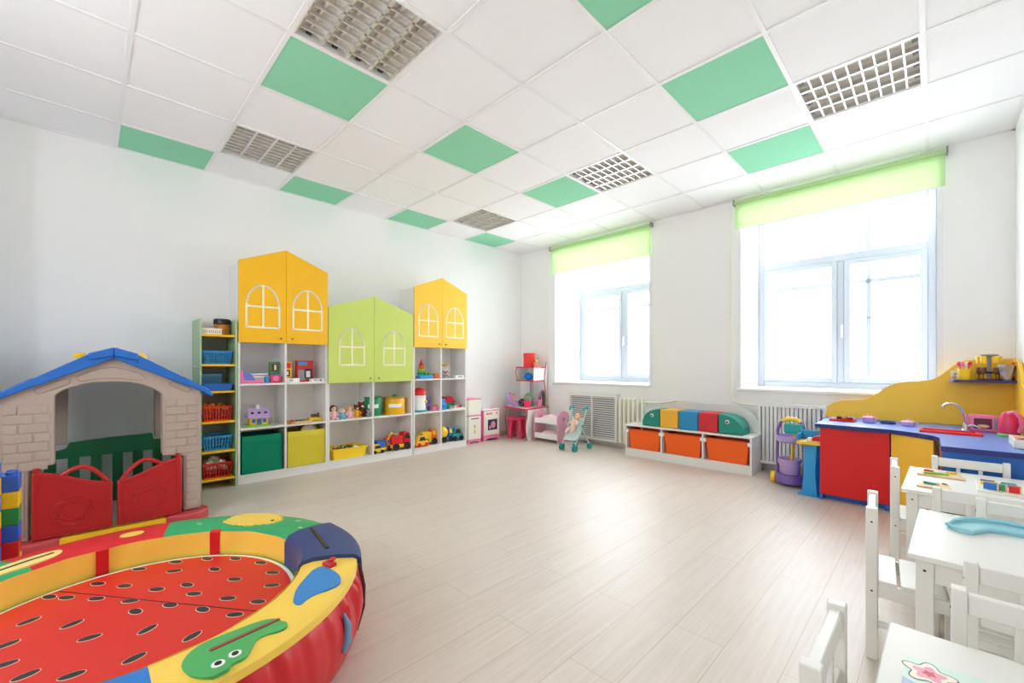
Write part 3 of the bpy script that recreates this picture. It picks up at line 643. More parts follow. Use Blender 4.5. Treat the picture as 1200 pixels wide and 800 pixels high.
mesh('basket_body', G().lathe([(.03,0),(.042,.05),(.038,.05),(.027,.006)],n=18), PINK, t); mesh('handle', G().tube([(0,.04*math.cos(a*PI/8),.05+.025*math.sin(a*PI/8)) for a in range(9)],.004,6), HOT, t)
t = thing('toy_robot','blue blocky toy on the middle shelf of the far cabinet','toy',(-4.50,3.24,.50))
mesh('toy_body', G().box(-.03,-.045,0,.03,.04,.09).box(-.025,-.03,.09,.025,.03,.14), SKY, t, bev=.008); mesh('head', G().sph((0,0,.155),.02,10), DARK, t); mesh('stripe', G().box(.03,-.035,.03,.032,.03,.06), BLUE, t)
t = thing('toy_house','green toy farmhouse with a sloping red roof, far cabinet middle shelf','toy',(-4.57,3.375,.50))
mesh('house_wall', G().box(-.04,-.075,0,.04,.075,.085), GREENP, t, bev=.004); mesh('roof', G().prism([(-.095,.08),(.095,.08),(.03,.165),(-.06,.155)],'x',-.05,.055), plastic('roof_red',(200,30,50)), t, bev=.004); mesh('toy_door', G().cyl((.04,0,.04),(.043,0,.04),.025,n=14), TEAL, t)
t = thing('toy_set','low white and red toy play set at right of middle shelf','toy',(-4.47,3.44,.50))
mesh('set_base', G().box(-.05,-.085,0,.05,.10,.016), CREAM, t, bev=.003); g = G(); rr = random.Random(8)
for k in range(12): g.mat(k%3).obox((-.035+.07*rr.random(),-.075+.16*rr.random(),.028),(.02,.02,.024),(0,0,rr.random()))
o = mesh('set_pieces', g, [RED,PINK,WHT], t)

# ------------------------------------------------------------------ toy fridge and stove
t = thing('toy_fridge','white toy fridge with pink trim beside the far cabinet','toy kitchen',(-4.74,3.66,0))
mesh('fridge_body', G().box(0,0,.04,.23,.235,.60), CREAM, t, bev=.006); mesh('foot', G().prism([(0,0),(.04,.0),(.05,.02),(.185,.02),(.195,0),(.235,0),(.235,.05),(0,.05)],'x',0,.235), PINK, t, bev=.002)
mesh('freezer_door', G().box(.23,.006,.385,.245,.229,.595), CREAM, t, bev=.006); dr = mesh('fridge_door', G().box(.23,.006,.055,.245,.229,.37), CREAM, t, bev=.006)
mesh('trim_band', G().box(0,-.002,.370,.247,.237,.384).box(0,-.002,.598,.245,.237,.61), PINK, t, bev=.003)
g = G().mat(0).box(.245,.05,.33,.2465,.19,.345).mat(1).sph((.246,.115,.23),(.002,.02,.025),10).sph((.246,.115,.16),(.002,.016,.03),10)
mesh('sticker', g, [mat('ink_grey',(110,110,130),.5),mat('peach_ink',(235,200,130),.5)], dr)
t = thing('toy_stove','pink and white toy oven with dark picture window','toy kitchen',(-4.74,3.945,0))
mesh('stove_body', G().box(0,0,.03,.225,.315,.43), PINK, t, bev=.008); mesh('foot', G().prism([(0,0),(.045,.0),(.06,.03),(.255,.03),(.27,0),(.315,0),(.315,.07),(0,.07)],'x',.0,.24), PINK, t, bev=.003)
mesh('front_panel', G().box(.225,.012,.075,.235,.303,.42), CREAM, t, bev=.006); dr = mesh('oven_door', G().box(.235,.03,.09,.245,.285,.34), CREAM, t, bev=.008)
mesh('oven_window', G().box(.245,.07,.15,.248,.25,.30), mat('dark_violet',(50,46,80),.3), dr, bev=.002); mesh('window_print', G().sph((.2485,.17,.225),(.002,.045,.05),12).sph((.2485,.11,.19),(.002,.02,.025),10), plastic('print_pink',(225,150,170)), dr)
for y in (.06,.1,.14,.25): mesh('knob', G().cyl((.235,y,.385),(.248,y,.385),.012,n=12), PINK, t)
mesh('cooktop', G().box(0,-.004,.43,.235,.319,.445), WHT, t, bev=.004); mesh('burner', G().cyl((.07,.08,.445),(.07,.08,.452),.04).cyl((.15,.23,.445),(.15,.23,.452),.04), PINK, t)

# ------------------------------------------------------------------ corner vanity desk
t = thing('corner_desk','white corner play desk with wavy sides and red edging','desk',(-4.74,4.94,0))
REDE = plastic('red_edge',(205,52,66)); ZD = .455
PPB = plastic('pale_pink_board',(240,215,216))
def plane_prism(g, p0, p1, pts, th):           # pts = (distance along p0->p1, height)
    d = Vector((p1[0]-p0[0], p1[1]-p0[1])).normalized(); k = len(g.v); g.prism(pts,'y',0,th)
    M = Matrix(((d.x,-d.y,0,p0[0]),(d.y,d.x,0,p0[1]),(0,0,1,0),(0,0,0,1))); return g.xf(M, k)
def wavy(z0, z1, amp, ph=.8, n=20): return [(amp*math.sin((z-z0)/(z1-z0)*2*PI+ph), z) for z in [z0+(z1-z0)*k/n for k in range(n+1)]]
mesh('desktop', G().prism([(.002,-.004),(.002,-.37),(.10,-.44),(.63,-.57),(.58,-.004)],'z',ZD-.02,ZD), PPB, t, smooth=False)
mesh('desktop_edge', G().strip([(.002,-.37),(.10,-.44),(.63,-.57),(.58,-.004)],.006,'z',ZD-.021,ZD+.001), REDE, t, smooth=False)
wl = wavy(0,ZD-.02,.018); mesh('side_panel', plane_prism(G(),(.02,-.36),(.02,-.01),[(a+.02,b) for a,b in wl]+[(.33,ZD-.02),(.33,0)],.016), WHITE, t, smooth=False)
mesh('side_edge', G().tube([(.012,-.34+a,b) for a,b in wl],.006,6), REDE, t)
wr = wavy(0,ZD-.02,.02,2.2); mesh('side_panel', plane_prism(G(),(.628,-.545),(.58,-.01),[(a+.02,b) for a,b in wr]+[(.52,ZD-.02),(.52,0)],.016), WHITE, t, smooth=False)
mesh('side_edge', G().tube([(.622,-.528+a,b) for a,b in wr],.006,6), REDE, t)
for z in (.832,1.032):
    up = [(.17,-.01),(.17,-.27),(.60,-.35),(.565,-.01)]
    mesh('upper_shelf', G().prism(up,'z',z,z+.018), WHITE, t, smooth=False); mesh('shelf_edge', G().strip(up[1:4],.006,'z',z-.001,z+.019), REDE, t, smooth=False)
mesh('side_board', plane_prism(G(),(.60,-.34),(.565,-.01),[(0,.85),(.31,.85),(.31,1.032),(0,1.032)],.012), WHT, t, smooth=False)
mesh('side_board', plane_prism(G(),(.19,-.26),(.19,-.01),[(0,.85),(.24,.85),(.24,1.032),(0,1.032)],.012), WHITE, t, smooth=False)
mesh('side_edge', G().tube([(.172+a*.5,-.272,b) for a,b in wavy(.85,1.032,.02)],.006,6), REDE, t)
wb = wavy(ZD,1.12,.022,1.0,28); mesh('upright_panel', plane_prism(G(),(.575,-.07),(.570,-.004),[(a+.01,b) for a,b in wb]+[(.06,1.05),(.06,ZD)],.014), WHITE, t, smooth=False)
mesh('side_edge', G().tube([(.575,-.062+a,b) for a,b in wb],.006,6), REDE, t)
mesh('mirror', G().box(.22,-.016,ZD,.55,-.010,.83), mat('mirror_glass',(215,220,222),.08,metal=.9), t, smooth=False)
mesh('post', G().cyl((.40,-.2,ZD),(.40,-.2,.832),.008), GREY, t); mesh('post', G().cyl((.50,-.25,ZD),(.50,-.25,.832),.006), GREY, t)
# things on the desk
t = thing('round_box','red cylindrical box standing on top of the corner desk shelf','box',(-4.385,4.76,1.05))
mesh('box_body', G().lathe([(.088,0),(.09,.01),(.09,.19),(.087,.2)],n=32), plastic('bright_red',(235,48,36)), t); mesh('lid', G().lathe([(.093,.17),(.093,.2),(.089,.206),(0,.206)],n=32), plastic('bright_red',(0,0,0)), t)
figure('plush_bear','small tan plush toy beside the red round box on the corner shelf',(-4.245,4.76,1.05),.13,cloth('tan_plush',(215,165,110)),cloth('tan_plush',(0,0,0)),None,None,'ears','soft toy',-.6)
t = thing('toy_bag','bright blue soft bag inside the upper shelf of the corner desk','bag',(-4.33,4.68,.85))
mesh('bag_body', G().sph((0,0,.055),(.075,.055,.056),16), cloth('blue_bag',(30,120,220)), t); mesh('strap', G().tube([(-.07,-.03,.09),(-.03,-.05,.112),(.03,-.05,.112),(.07,-.03,.09)],.006,6), SKY, t)
t = thing('toy_purse','grey and lilac small bag left of the blue bag','bag',(-4.42,4.76,.85)); mesh('bag_body', G().sph((0,0,.045),(.055,.05,.045),12), GREY, t); mesh('strap', G().tube([(-.04,0,.07),(-.02,0,.12),(.02,0,.12),(.04,0,.07)],.004,6), LILAC, t)
def doll(name, label, loc, L, m, rz, tilt, parent=None):
    t = thing(name, label, 'doll', loc, rz); k = L/.3
    M = Matrix.Rotation(tilt,4,'Y')
    g = G().tube([(0,0,.03*k),(0,0,.06*k),(0,0,.12*k),(0,0,.155*k),(0,0,.17*k)],[.03*k,.04*k,.042*k,.03*k,.015*k],12)
    g.tube([(0,.02*k,.04*k),(.04*k,.035*k,.01*k),(.06*k,.035*k,-.05*k)],[.02*k,.018*k,.012*k],8).tube([(0,-.02*k,.04*k),(.04*k,-.035*k,.01*k),(.06*k,-.035*k,-.05*k)],[.02*k,.018*k,.012*k],8)
    g.tube([(0,.03*k,.145*k),(.02*k,.065*k,.11*k),(.045*k,.06*k,.08*k)],[.014*k,.013*k,.01*k],8).tube([(0,-.03*k,.145*k),(.02*k,-.065*k,.11*k),(.045*k,-.06*k,.08*k)],[.014*k,.013*k,.01*k],8)
    mesh('doll_body', g.xf(M), m, t); mesh('head', G().sph((0,0,.21*k),(.042*k,.042*k,.047*k),14).sph((.042*k,0,.205*k),(.006*k,.006*k,.006*k),6).xf(M), SKIN, t)
    mesh('hair', G().sph((-.01*k,0,.222*k),(.042*k,.044*k,.042*k),12).xf(M), cloth('tan_hair',(190,140,100)), t)
    mesh('eyes', G().sph((.04*k,.016*k,.215*k),.004*k,6).sph((.04*k,-.016*k,.215*k),.004*k,6).xf(M), BLACK, t)
    return t
t = thing('doll_carrier','lilac doll carrier seat at the left end of the corner desk','doll carrier',(-4.53,4.59,ZD), .785)
mesh('carrier_shell', G().tube([(.11,0,.02),(.05,0,.018),(0,0,.03),(-.05,0,.08),(-.085,0,.16),(-.095,0,.2)],[.035,.055,.06,.055,.05,.025],12).warp(lambda x,y,z:(x,y*1.1,z-.0 if z>0 else z*.2)), LILAC, t)
mesh('carrier_handle', G().tube([(-.02+.02*math.cos(a*PI/10),.075*math.cos(a*PI/10),.05+.14*math.sin(a*PI/10)) for a in range(11)],.008,8), PINK, t)
doll('baby_doll','pink baby doll lying in the lilac carrier on the desk',(-4.49,4.60,.53),.19,PLP,.785,-.7)
t = thing('toy_bin','round green toy bin on the corner desk','toy',(-4.37,4.73,ZD)); mesh('bin_body', G().lathe([(.06,0),(.085,.03),(.088,.11),(.06,.17),(.02,.2),(0,.2)],n=24), plastic('sea_green',(110,165,120)), t); mesh('bin_spout', G().tube([(.06,-.02,.1),(.09,-.03,.09),(.11,-.04,.05)],.012,8), BROWN, t)
t = thing('toy_speaker','small black round toy in front of the green bin','toy',(-4.37,4.58,ZD)); mesh('speaker_body', G().sph((0,0,.06),(.055,.05,.06),16), BLACK, t); mesh('speaker_ring', G().tube([(.028+.03*math.cos(a*.4),-.045+.006*math.cos(a),.06+.03*math.sin(a*.4)) for a in range(16)],.004,6,True), GREY, t)
for x, r, lb in ((-4.235,.062,'hot pink toy basket in the middle of the corner desk'),(-4.20,.045,'small pink toy basket with hoop handle at right of corner desk')):
    t = thing('toy_basket', lb, 'toy', (x, 4.56 if r > .05 else 4.78, ZD), 0, 'pink toy baskets on the corner desk')
    mesh('basket_body', G().lathe([(r*.75,0),(r,.1),(r*.93,.1),(r*.7,.008)],n=20), HOT if r > .05 else PINK, t); mesh('handle', G().tube([(r*math.cos(a*PI/10),0,.1+(.06 if r>.05 else .1)*math.sin(a*PI/10)) for a in range(11)],.005,6), PINK, t)
# stool
t = thing('childs_stool','pink plastic round stool under the corner desk','stool',(-4.41,4.52,0))
PK = plastic('stool_pink',(232,64,104),.45)
mesh('seat', G().lathe([(.0,.27),(.13,.27),(.145,.28),(.147,.3),(.135,.312),(0,.312)],n=32), PK, t)
for a in (45,135,225,315):
    c, s = math.cos(math.radians(a+22)), math.sin(math.radians(a+22)); mesh('leg', G().cyl((c*.125,s*.125,0),(c*.095,s*.095,.275),.028,.036,n=14), PK, t)

# ------------------------------------------------------------------ doll bunk bed
t = thing('doll_bunk_bed','white doll bunk bed with pink ends beside the corner desk','doll bed',(-4.075,4.52,0))
PB = plastic('dusty_pink_board',(226,166,186),.5)
for x in (0,.42):
    pts = [(0,0),(.26,0),(.26,.34)]+arcpts(.13,.34,.13,.10,0,180,12)+[(0,.34)]
    e = mesh('end_board', G().prism([(a,b) for a,b in pts],'x',x,x+.016), PB, t, bev=.003, label='pink rounded end board')
    mesh('heart_cutout', G().prism([(.13,.29),(.10,.33),(.11,.355),(.13,.34),(.15,.355),(.16,.33)],'x',x+.016,x+.0175), plastic('deep_pink',(205,110,150)), e)
L_ = .42
for z0, z1 in ((.045,.12),(.26,.33)):
    mesh('side_rail', G().box(.016,0,z0,L_,.012,z1), WHT, t, bev=.002); mesh('side_rail', G().box(.016,.248,z0,L_,.26,z1), WHT, t, bev=.002); mesh('bed_base', G().box(.016,.012,z0,L_,.248,z0+.012), WHT, t)
def quilt_mat():
    m = mat('pink_dotted_cloth', (238,190,200), .9); N = m.node_tree.nodes; L = m.node_tree.links
    v = N.new('ShaderNodeTexVoronoi'); v.inputs['Scale'].default_value = 45; r = N.new('ShaderNodeValToRGB'); r.color_ramp.elements[0].position = .3; r.color_ramp.elements[1].position = .36
    r.color_ramp.elements[0].color = lin((205,90,120)); r.color_ramp.elements[1].color = lin((243,222,224)); L.new(v.outputs['Distance'], r.inputs[0]); L.new(r.outputs[0], N['Principled BSDF'].inputs['Base Color']); return m
QU = quilt_mat()
for z, lb in ((.272,'dotted pink doll quilt on the upper bunk'),(.057,'dotted pink doll quilt on the lower bunk')):
    g = G(); n = 14; vs = []
    for i in range(n+1):
        for j in range(9):
            u, v = i/n, j/8; vs.append((-3.965+.29*u, 4.537+.222*v, z+.035+.075*math.sin(PI*v)**.5*(1-.35*u)*(1-abs(2*u-1)**6*.6)+.006*math.sin(9*u+7*v)))
    k0 = len(vs); vs += [(x,y,z+.001) for x,y,_ in vs]
    f = [(i*9+j,i*9+j+1,(i+1)*9+j+1,(i+1)*9+j) for i in range(n) for j in range(8)]
    bd = [j for j in range(9)]+[(i*9+8) for i in range(1,n+1)]+[n*9+j for j in range(7,-1,-1)]+[i*9 for i in range(n-1,0,-1)]
    f += [(bd[q],bd[(q+1)%len(bd)],k0+bd[(q+1)%len(bd)],k0+bd[q]) for q in range(len(bd))]+[tuple(k0+q for q in bd)]
    g.add(vs, f); tag(mesh('doll_quilt', g, QU), lb, 'doll quilt', 'doll quilts in the bunk bed')
tag(mesh('doll_pillow', G().sph((-4.005,4.65,.303),(.045,.09,.03),12), cloth('peach_cloth',(240,190,175))), 'peach doll pillow at the left end of the upper bunk', 'pillow')

# ------------------------------------------------------------------ doll stroller
t = thing('doll_stroller','teal and white doll stroller in front of the slatted radiator cover','doll stroller',(-3.27,4.40,0))
SM = mat('stroller_metal',(190,225,225),.3,metal=.3)
for s in (-1,1):
    x = .1*s
    mesh('frame_tube', G().tube([(x*1.0,-.13,.05),(x,.02,.30),(x*1.1,.09,.47),(x*1.1,.11,.50)],.008,8), SM, t)
    mesh('frame_tube', G().tube([(x*1.15,.17,.05),(x*1.1,.03,.25),(x,-.06,.36)],.007,8), SM, t)
    mesh('handle', G().tube([(x*1.1,.09+.04*math.cos(a),.505+.03*math.sin(a)) for a in [k*.5 for k in range(8)]],.012,8), TEAL, t, label='teal curved handle')
    for y, dx in ((-.13,.0),(.17,.015)):
        for q in (-1,1): mesh('wheel', G().cyl((x+s*dx+q*.014-.007,y,.04),(x+s*dx+q*.014+.007,y,.04),.04,n=18), TEAL, t, bev=.004)
    mesh('hinge', G().sph((x*1.05,.03,.30),.018,8), TEAL, t)
mesh('cross_bar', G().cyl((-.1,-.1,.1),(.1,-.1,.1),.006).cyl((-.11,.12,.12),(.11,.12,.12),.006), SM, t)
g = G(); pr_ = [(-.115,.14),(-.06,.17),(0,.2),(.04,.28),(.075,.40)]
for i in range(4):
    (a,b),(c,d) = pr_[i], pr_[i+1]
    g.add([(-.09,a,b),(.09,a,b),(.09,c,d),(-.09,c,d),(-.09,a,b-.01),(.09,a,b-.01),(.09,c+.008,d-.006),(-.09,c+.008,d-.006)],[(0,1,2,3),(7,6,5,4),(0,4,5,1),(3,2,6,7),(0,3,7,4),(1,5,6,2)])
mesh('fabric_seat', g, cloth('pale_aqua_cloth',(214,236,232)), t)
doll('baby_doll','baby doll in cream and pink clothes lying in the stroller',(-3.27,4.335,.235),.3,cloth('cream_clothes',(238,205,190)),-PI/2,-.62)

# ------------------------------------------------------------------ toy bench with bins and caterpillar cushions
t = thing('storage_bench','low white storage bench with rounded back board','bench',(-2.62,4.53,0)); w, d, h = 1.36, .35, .375
g = G().box(0,0,0,.018,d,h-.018).box(w-.018,0,0,w,d,h-.018).box(.018,.01,0,w-.018,.028,.08).box(.018,.01,.08,w-.018,d-.02,.092)
for x in (.445,.897): g.box(x-.009,0,.092,x+.009,d-.02,h-.018)
g.box(.018,d-.02,.0,w-.018,d-.008,h-.018)
mesh('bench_body', g, WHITE, t, smooth=False); mesh('seat_board', G().box(-.006,-.006,h-.018,w+.006,d,h), WHITE, t, bev=.002)
pts = [(.01,h-.02)]+[(.01+.30-.30*math.cos(a), h+.01+.265*math.sin(a)) for a in [k*PI/2/12 for k in range(13)]]+[(w-.31+.30*math.sin(a), h+.01+.265*math.cos(a)) for a in [k*PI/2/12 for k in range(13)]]+[(w-.01,h-.02)]
mesh('back_board', G().prism(pts,'y',d,d+.018), WHITE, t, bev=.003)
for k in range(3):
    a, b = ((.018,.436),(.454,.888),(.906,w-.018))[k]
    for x in (a, b-.02): mesh('bin_runner', G().box(x,.003,.28,x+.02,.06,.315), WHT, t, smooth=False)
for k, lb in enumerate(('orange plastic bin at the left of the bench, nearest the radiator','orange plastic bin in the middle of the bench','orange plastic bin at the right of the bench, nearest the cleaning cart')):
    a, b = ((.03,.425),(.466,.877),(.918,w-.03))[k]; xc = (a+b)/2; hw = (b-a)/2
    bt = thing('storage_bin', lb, 'storage bin', (-2.62+xc,4.53+.165,.0925), 0, 'orange bins under the bench'); H = .225; D = .145
    g = G().box(-hw,-D,0,hw,D,.005).box(-hw,-D,0,-hw+.005,D,H).box(hw-.005,-D,0,hw,D,H).box(-hw,-D,0,hw,-D+.005,H).box(-hw,D-.005,0,hw,D,H)
    mesh('bin_body', g.warp(lambda x,y,z:(x*(.88+.1*z/H),y*(.9+.08*z/H),z)), plastic('bin_orange',(250,98,0),.4), bt, bev=.006, seg=3)
    mesh('rim', G().box(-hw+.003,-D-.008,H-.006,hw-.003,-D+.006,H+.006).box(-hw+.003,-D,H-.006,-hw+.015,D,H+.006).box(hw-.015,-D,H-.006,hw-.003,D,H+.006), plastic('bin_orange_rim',(225,84,20),.4), bt, bev=.003)
LE = lambda n, c: mat(n, c, .45, noise=.02, bump=.15, bscale=20)
xs = [-2.43,-2.214,-2.0,-1.785,-1.585,-1.345]; cols = [LE('teal_leather',(16,138,122)),LE('mustard_leather',(240,178,52)),LE('blue_leather',(34,142,196)),LE('red_leather',(208,32,44)),LE('teal_leather',(0,0,0))]
nms = ['left teal quarter-round end cushion with an eye, facing the radiator','mustard yellow square cushion on the bench','blue square cushion, middle of the caterpillar on the bench','red square cushion on the bench','right teal rounded head cushion with an eye, at cart side']
for k in range(5):
    a, b = xs[k]+.003, xs[k+1]-.003; hw = (b-a)/2; H = .20
    t = thing('foam_cushion', nms[k], 'cushion', ((a+b)/2, 4.69, .3755), 0, 'caterpillar foam cushions on the bench')
    if k in (0,4):
        s = 1 if k == 4 else -1
        pts = [(-s*hw,0),(s*hw,0)]+[(-s*hw+s*2*hw*math.cos(q), H*math.sin(q)**.8) for q in [j*PI/2/12 for j in range(1,13)]]
        c = mesh('cushion_body', G().prism(pts,'y',-.12,.12), cols[k], t, bev=.012, seg=3)
        ex = (.0 if k == 4 else -.01)-s*.03
        mesh('eye', G().mat(0).cyl((ex,-.121,.125),(ex,-.124,.125),.02,n=18).mat(1).cyl((ex-.004,-.124,.122),(ex-.004,-.126,.122),.012,n=14).mat(2).cyl((ex-.008,-.126,.127),(ex-.008,-.127,.127),.004,n=8), [WHT,BLACK,WHT], t)
    else: mesh('cushion_body', G().box(-hw,-.12,0,hw,.12,H), cols[k], t, bev=.014, seg=3)

# ------------------------------------------------------------------ cleaning cart
t = thing('cleaning_cart','purple toy cleaning cart with bucket and hoop frame','toy cart',(-.925,4.45,0))
mesh('base', G().lathe([(.09,.02),(.115,.03),(.12,.07),(.11,.1),(.08,.105),(0,.1)],n=28), PURP, t)
mesh('hoop_frame', G().tube([(-.105,.03,.06),(-.11,.03,.3),(-.105,.03,.48),(-.085,.03,.545),(-.05,.03,.575)],.013,8).tube([(.105,.03,.06),(.11,.03,.3),(.105,.03,.48),(.085,.03,.545),(.05,.03,.575)],.013,8), PURP, t)
mesh('hoop_grip', G().tube([(-.07,.03,.565),(-.03,.03,.588),(.03,.03,.588),(.07,.03,.565)],.018,10), YELP, t, label='yellow grip')
mesh('tool_ring', G().lathe([(.095,.385),(.11,.40),(.112,.44),(.104,.442),(.1,.4),(.092,.39)],n=28), LILAC, t)
for x in (-.135,): mesh('wheel', G().cyl((x-.02,.02,.05),(x+.02,.02,.05),.05,n=20), YELP, t, bev=.006, label='yellow wheel')
mesh('wheel', G().cyl((.115,.02,.05),(.155,.02,.05),.05,n=20), YELP, t, bev=.006, label='yellow wheel')
t = thing('toy_bucket','lilac toy bucket standing in the cleaning cart','bucket',(-.925,4.44,.105))
mesh('bucket_body', G().lathe([(.07,0),(.072,.005),(.09,.13),(.095,.135),(.086,.135),(.068,.01),(0,.01)],n=26), LILAC, t); mesh('handle', G().tube([(.092*math.cos(a*PI/10),-.05*math.sin(a*PI/10),.12-.07*math.sin(a*PI/10)) for a in range(11)],.004,6), CREAM, t)
t = thing('toy_broom','toy broom with yellow stick and teal brush standing in the cart','broom',(-.925,4.43,.12))
mesh('stick', G().cyl((0,0,0),(.035,.02,.36),.011,n=10), YELP, t); mesh('brush_head', G().box(-.04,-.01,.34,.09,.03,.355).box(-.045,-.012,.355,.10,.034,.43), TEAL, t, bev=.006)
# blue ironing table
t = thing('toy_ironing_table','blue and yellow toy ironing stand beside the cleaning cart','toy',(-.735,4.235,0))
IB = plastic('iron_blue',(40,156,222))
mesh('leg', G().prism([(-.06,.0),(.05,.0),(.035,.2),(.045,.42),(-.04,.42),(-.045,.2)],'y',-.02,.0).warp(lambda x,y,z:(x,y-.02+.04*z,z)), IB, t, bev=.003)
mesh('leg', G().prism([(-.03,.0),(.07,.0),(.055,.2),(.05,.42),(-.03,.42),(-.02,.2)],'y',.06,.075), IB, t, bev=.003)
mesh('foot', G().box(-.085,-.06,0,.075,.03,.008), IB, t, bev=.003); mesh('foot', G().box(-.05,.05,0,.085,.10,.008), IB, t, bev=.003)
mesh('table_top', G().box(-.09,-.07,.42,.085,.11,.445), YELP, t, bev=.006, label='yellow board'); mesh('back_rest', G().box(-.09,.10,.445,.085,.115,.52).box(-.09,-.06,.445,-.078,.1,.50), IB, t, bev=.004)
t = thing('toy_iron','red and white toy iron on the blue stand','toy',(-.72,4.22,.446)); mesh('iron_body', G().prism([(-.055,0),(.06,0),(.06,.05),(.03,.05)],'y',-.03,.03), RED, t, bev=.004); mesh('iron_sole', G().box(-.055,-.04,-.0005,.062,.04,.006).box(-.03,-.045,.006,.0,.02,.03), CREAM, t, bev=.002)

# ------------------------------------------------------------------ play kitchen
RK = mat('red_laminate',(218,10,16),.4,noise=.02); YK = mat('kitchen_yellow',(255,204,62),.42,noise=.02); BK = mat('kitchen_blue',(42,110,196),.42,noise=.02); TOPB = mat('worktop_blue',(112,150,228),.32,noise=.02); OK = mat('kitchen_orange',(236,92,40),.42)
ZT = .605
t = thing('kitchen_cabinet','wide red door unit of the play kitchen','cabinet',(-.665,4.155,0))
mesh('carcass', G().box(0,.018,.05,.425,.70,ZT-.032), BK, t, smooth=False); mesh('door', G().box(.003,0,.045,.422,.018,ZT-.035), RK, t, bev=.002, label='plain red door'); mesh('plinth', G().box(.01,.06,0,.42,.68,.05).box(.395,.0,0,.42,.04,.05).box(.0,.0,0,.02,.04,.05), BK, t, smooth=False)
t = thing('kitchen_cabinet','angled yellow corner unit of the play kitchen','cabinet',(-.238,4.155,0))
def diag(a, b, z0, z1, th):
    dx, dy = b[0]-a[0], b[1]-a[1]; L = math.hypot(dx,dy); nx, ny = -dy/L*th, dx/L*th
    return G().prism([a,b,(b[0]+nx,b[1]+ny),(a[0]+nx,a[1]+ny)],'z',z0,z1)
mesh('carcass', G().prism([(.0,.02),(.0,.69),(.235,.69),(.235,-.15),(.225,-.15)],'z',.05,ZT-.032), BK, t, smooth=False)
mesh('door', diag((.003,-.002),(.222,-.172),.045,ZT-.035,.018), YK, t, smooth=False, label='plain yellow door'); mesh('plinth', G().prism([(.01,.04),(.01,.6),(.23,.6),(.23,-.1)],'z',0,.05), BK, t, smooth=False)
t = thing('kitchen_cabinet','blue end unit of the play kitchen behind the white chair','cabinet',(.0,3.51,0))
mesh('carcass', G().box(.035,.018,0,.415,1.30,ZT-.032), BK, t, smooth=False); mesh('end_panel', G().box(.022,0,.02,.415,.018,ZT-.032), BK, t, bev=.002)
mesh('side_panel', G().box(.015,.03,.02,.035,.44,ZT-.035), OK, t, bev=.002, label='orange side board')
t = thing('toy_box','tiny red and white box on the orange side of the blue unit','box',(-.028,3.72,.35)); mesh('box_body', G().box(-.04,-.06,0,.04,.06,.05), RED, t, bev=.003); mesh('lid', G().box(-.042,-.062,.05,.042,.062,.062), WHT, t, bev=.003)
mesh('bracket', G().box(-.03,-.05,-.35,.03,.05,0), OK, t)
t = thing('worktop','blue worktop with navy edge running along the play kitchen','worktop',(-.69,4.13,ZT-.03))
top = [(0,0),(.45,-.005),(.60,-.09),(.68,-.175),(.705,-.25),(.71,-.64),(1.108,-.64),(1.108,.69),(0,.69)]
mesh('worktop_board', G().prism(top,'z',0,.03), TOPB, t, smooth=False); mesh('edge_strip', G().strip(top[0:7],.006,'z',-.001,.0285), NAVY, t, smooth=False)
# wavy yellow splash panel
t = thing('splash_panel','wavy yellow back panel rising over the play kitchen worktop','panel',(-.715,4.80,.606))
cp = [(-.72,.63),(-.715,.66),(-.70,.70),(-.66,.735),(-.60,.757),(-.53,.764),(-.47,.768),(-.42,.785),(-.36,.83),(-.30,.885),(-.25,.918),(-.18,.934),(-.10,.94),(-.03,.955),(.02,.985),(.07,1.04),(.11,1.085),(.16,1.11),(.25,1.115),(.412,1.12)]
mesh('back_panel', G().prism([(x+.715,z-.606) for x,z in cp]+[(1.130,0),(0,0)],'y',0,.02), YK, t, smooth=False)
mesh('panel_edge', G().strip([(x+.715,z-.606) for x,z in cp],.005,'y',-.001,.021), mat('pale_edge',(255,224,150),.5), t, smooth=False)
mesh('side_panel', G().prism([(0,0),(0,.50),(-.25,.49),(-.38,.40),(-.45,.33),(-.62,.31),(-.75,.23),(-.85,.13),(-1.15,.11),(-1.28,.03),(-1.28,0)],'x',1.112,1.130), YK, t, smooth=False)
t = thing('wall_shelf','navy blue shelf fixed to the yellow back panel','shelf',(.07,4.58,.945))
mesh('shelf_board', G().prism([(0,.218),(0,.03),(.02,0),(.328,0),(.328,.218)],'z',0,.016), NAVY, t, bev=.002)
ZS = .9615
t = thing('utensil_cup','yellow cup full of pink and red play utensils on the shelf','cup',(.148,4.65,ZS)); mesh('cup', G().lathe([(.03,0),(.036,.085),(.033,.085),(.028,.005),(0,.005)],n=20), YELP, t)
for k, (m, a, b) in enumerate(((HOT,-.02,.01),(PINK,-.008,-.01),(WHT,.01,.005),(RED,.02,-.005),(GREENP,.015,.015))): mesh('utensil', G().cyl((a*.5,b,.02),(a*1.3,b,.115),.004,n=8).sph((a*1.4,b,.12),(.012,.006,.018),8), m, t)
t = thing('glass_tumbler','small clear box with dark toy bits at the shelf left end','box',(.095,4.65,ZS)); mesh('tumbler', G().box(-.02,-.02,0,.02,.02,.07), mat('clear_plastic',(0,0,0)), t, bev=.003); mesh('contents', G().sph((0,0,.02),.014,8).sph((.005,.0,.045),.01,8), BROWN, t)
t = thing('mug_carousel','grey mug tree with yellow cups and glasses on the shelf','mug tree',(.272,4.68,ZS))
mesh('stand', G().lathe([(.055,0),(.055,.008),(.012,.014),(.010,.17),(.05,.182),(.05,.19),(0,.192)],n=20), GREY, t); mesh('lower_tier', G().lathe([(.045,.05),(.05,.06),(.01,.065)],n=18), DARK, t)
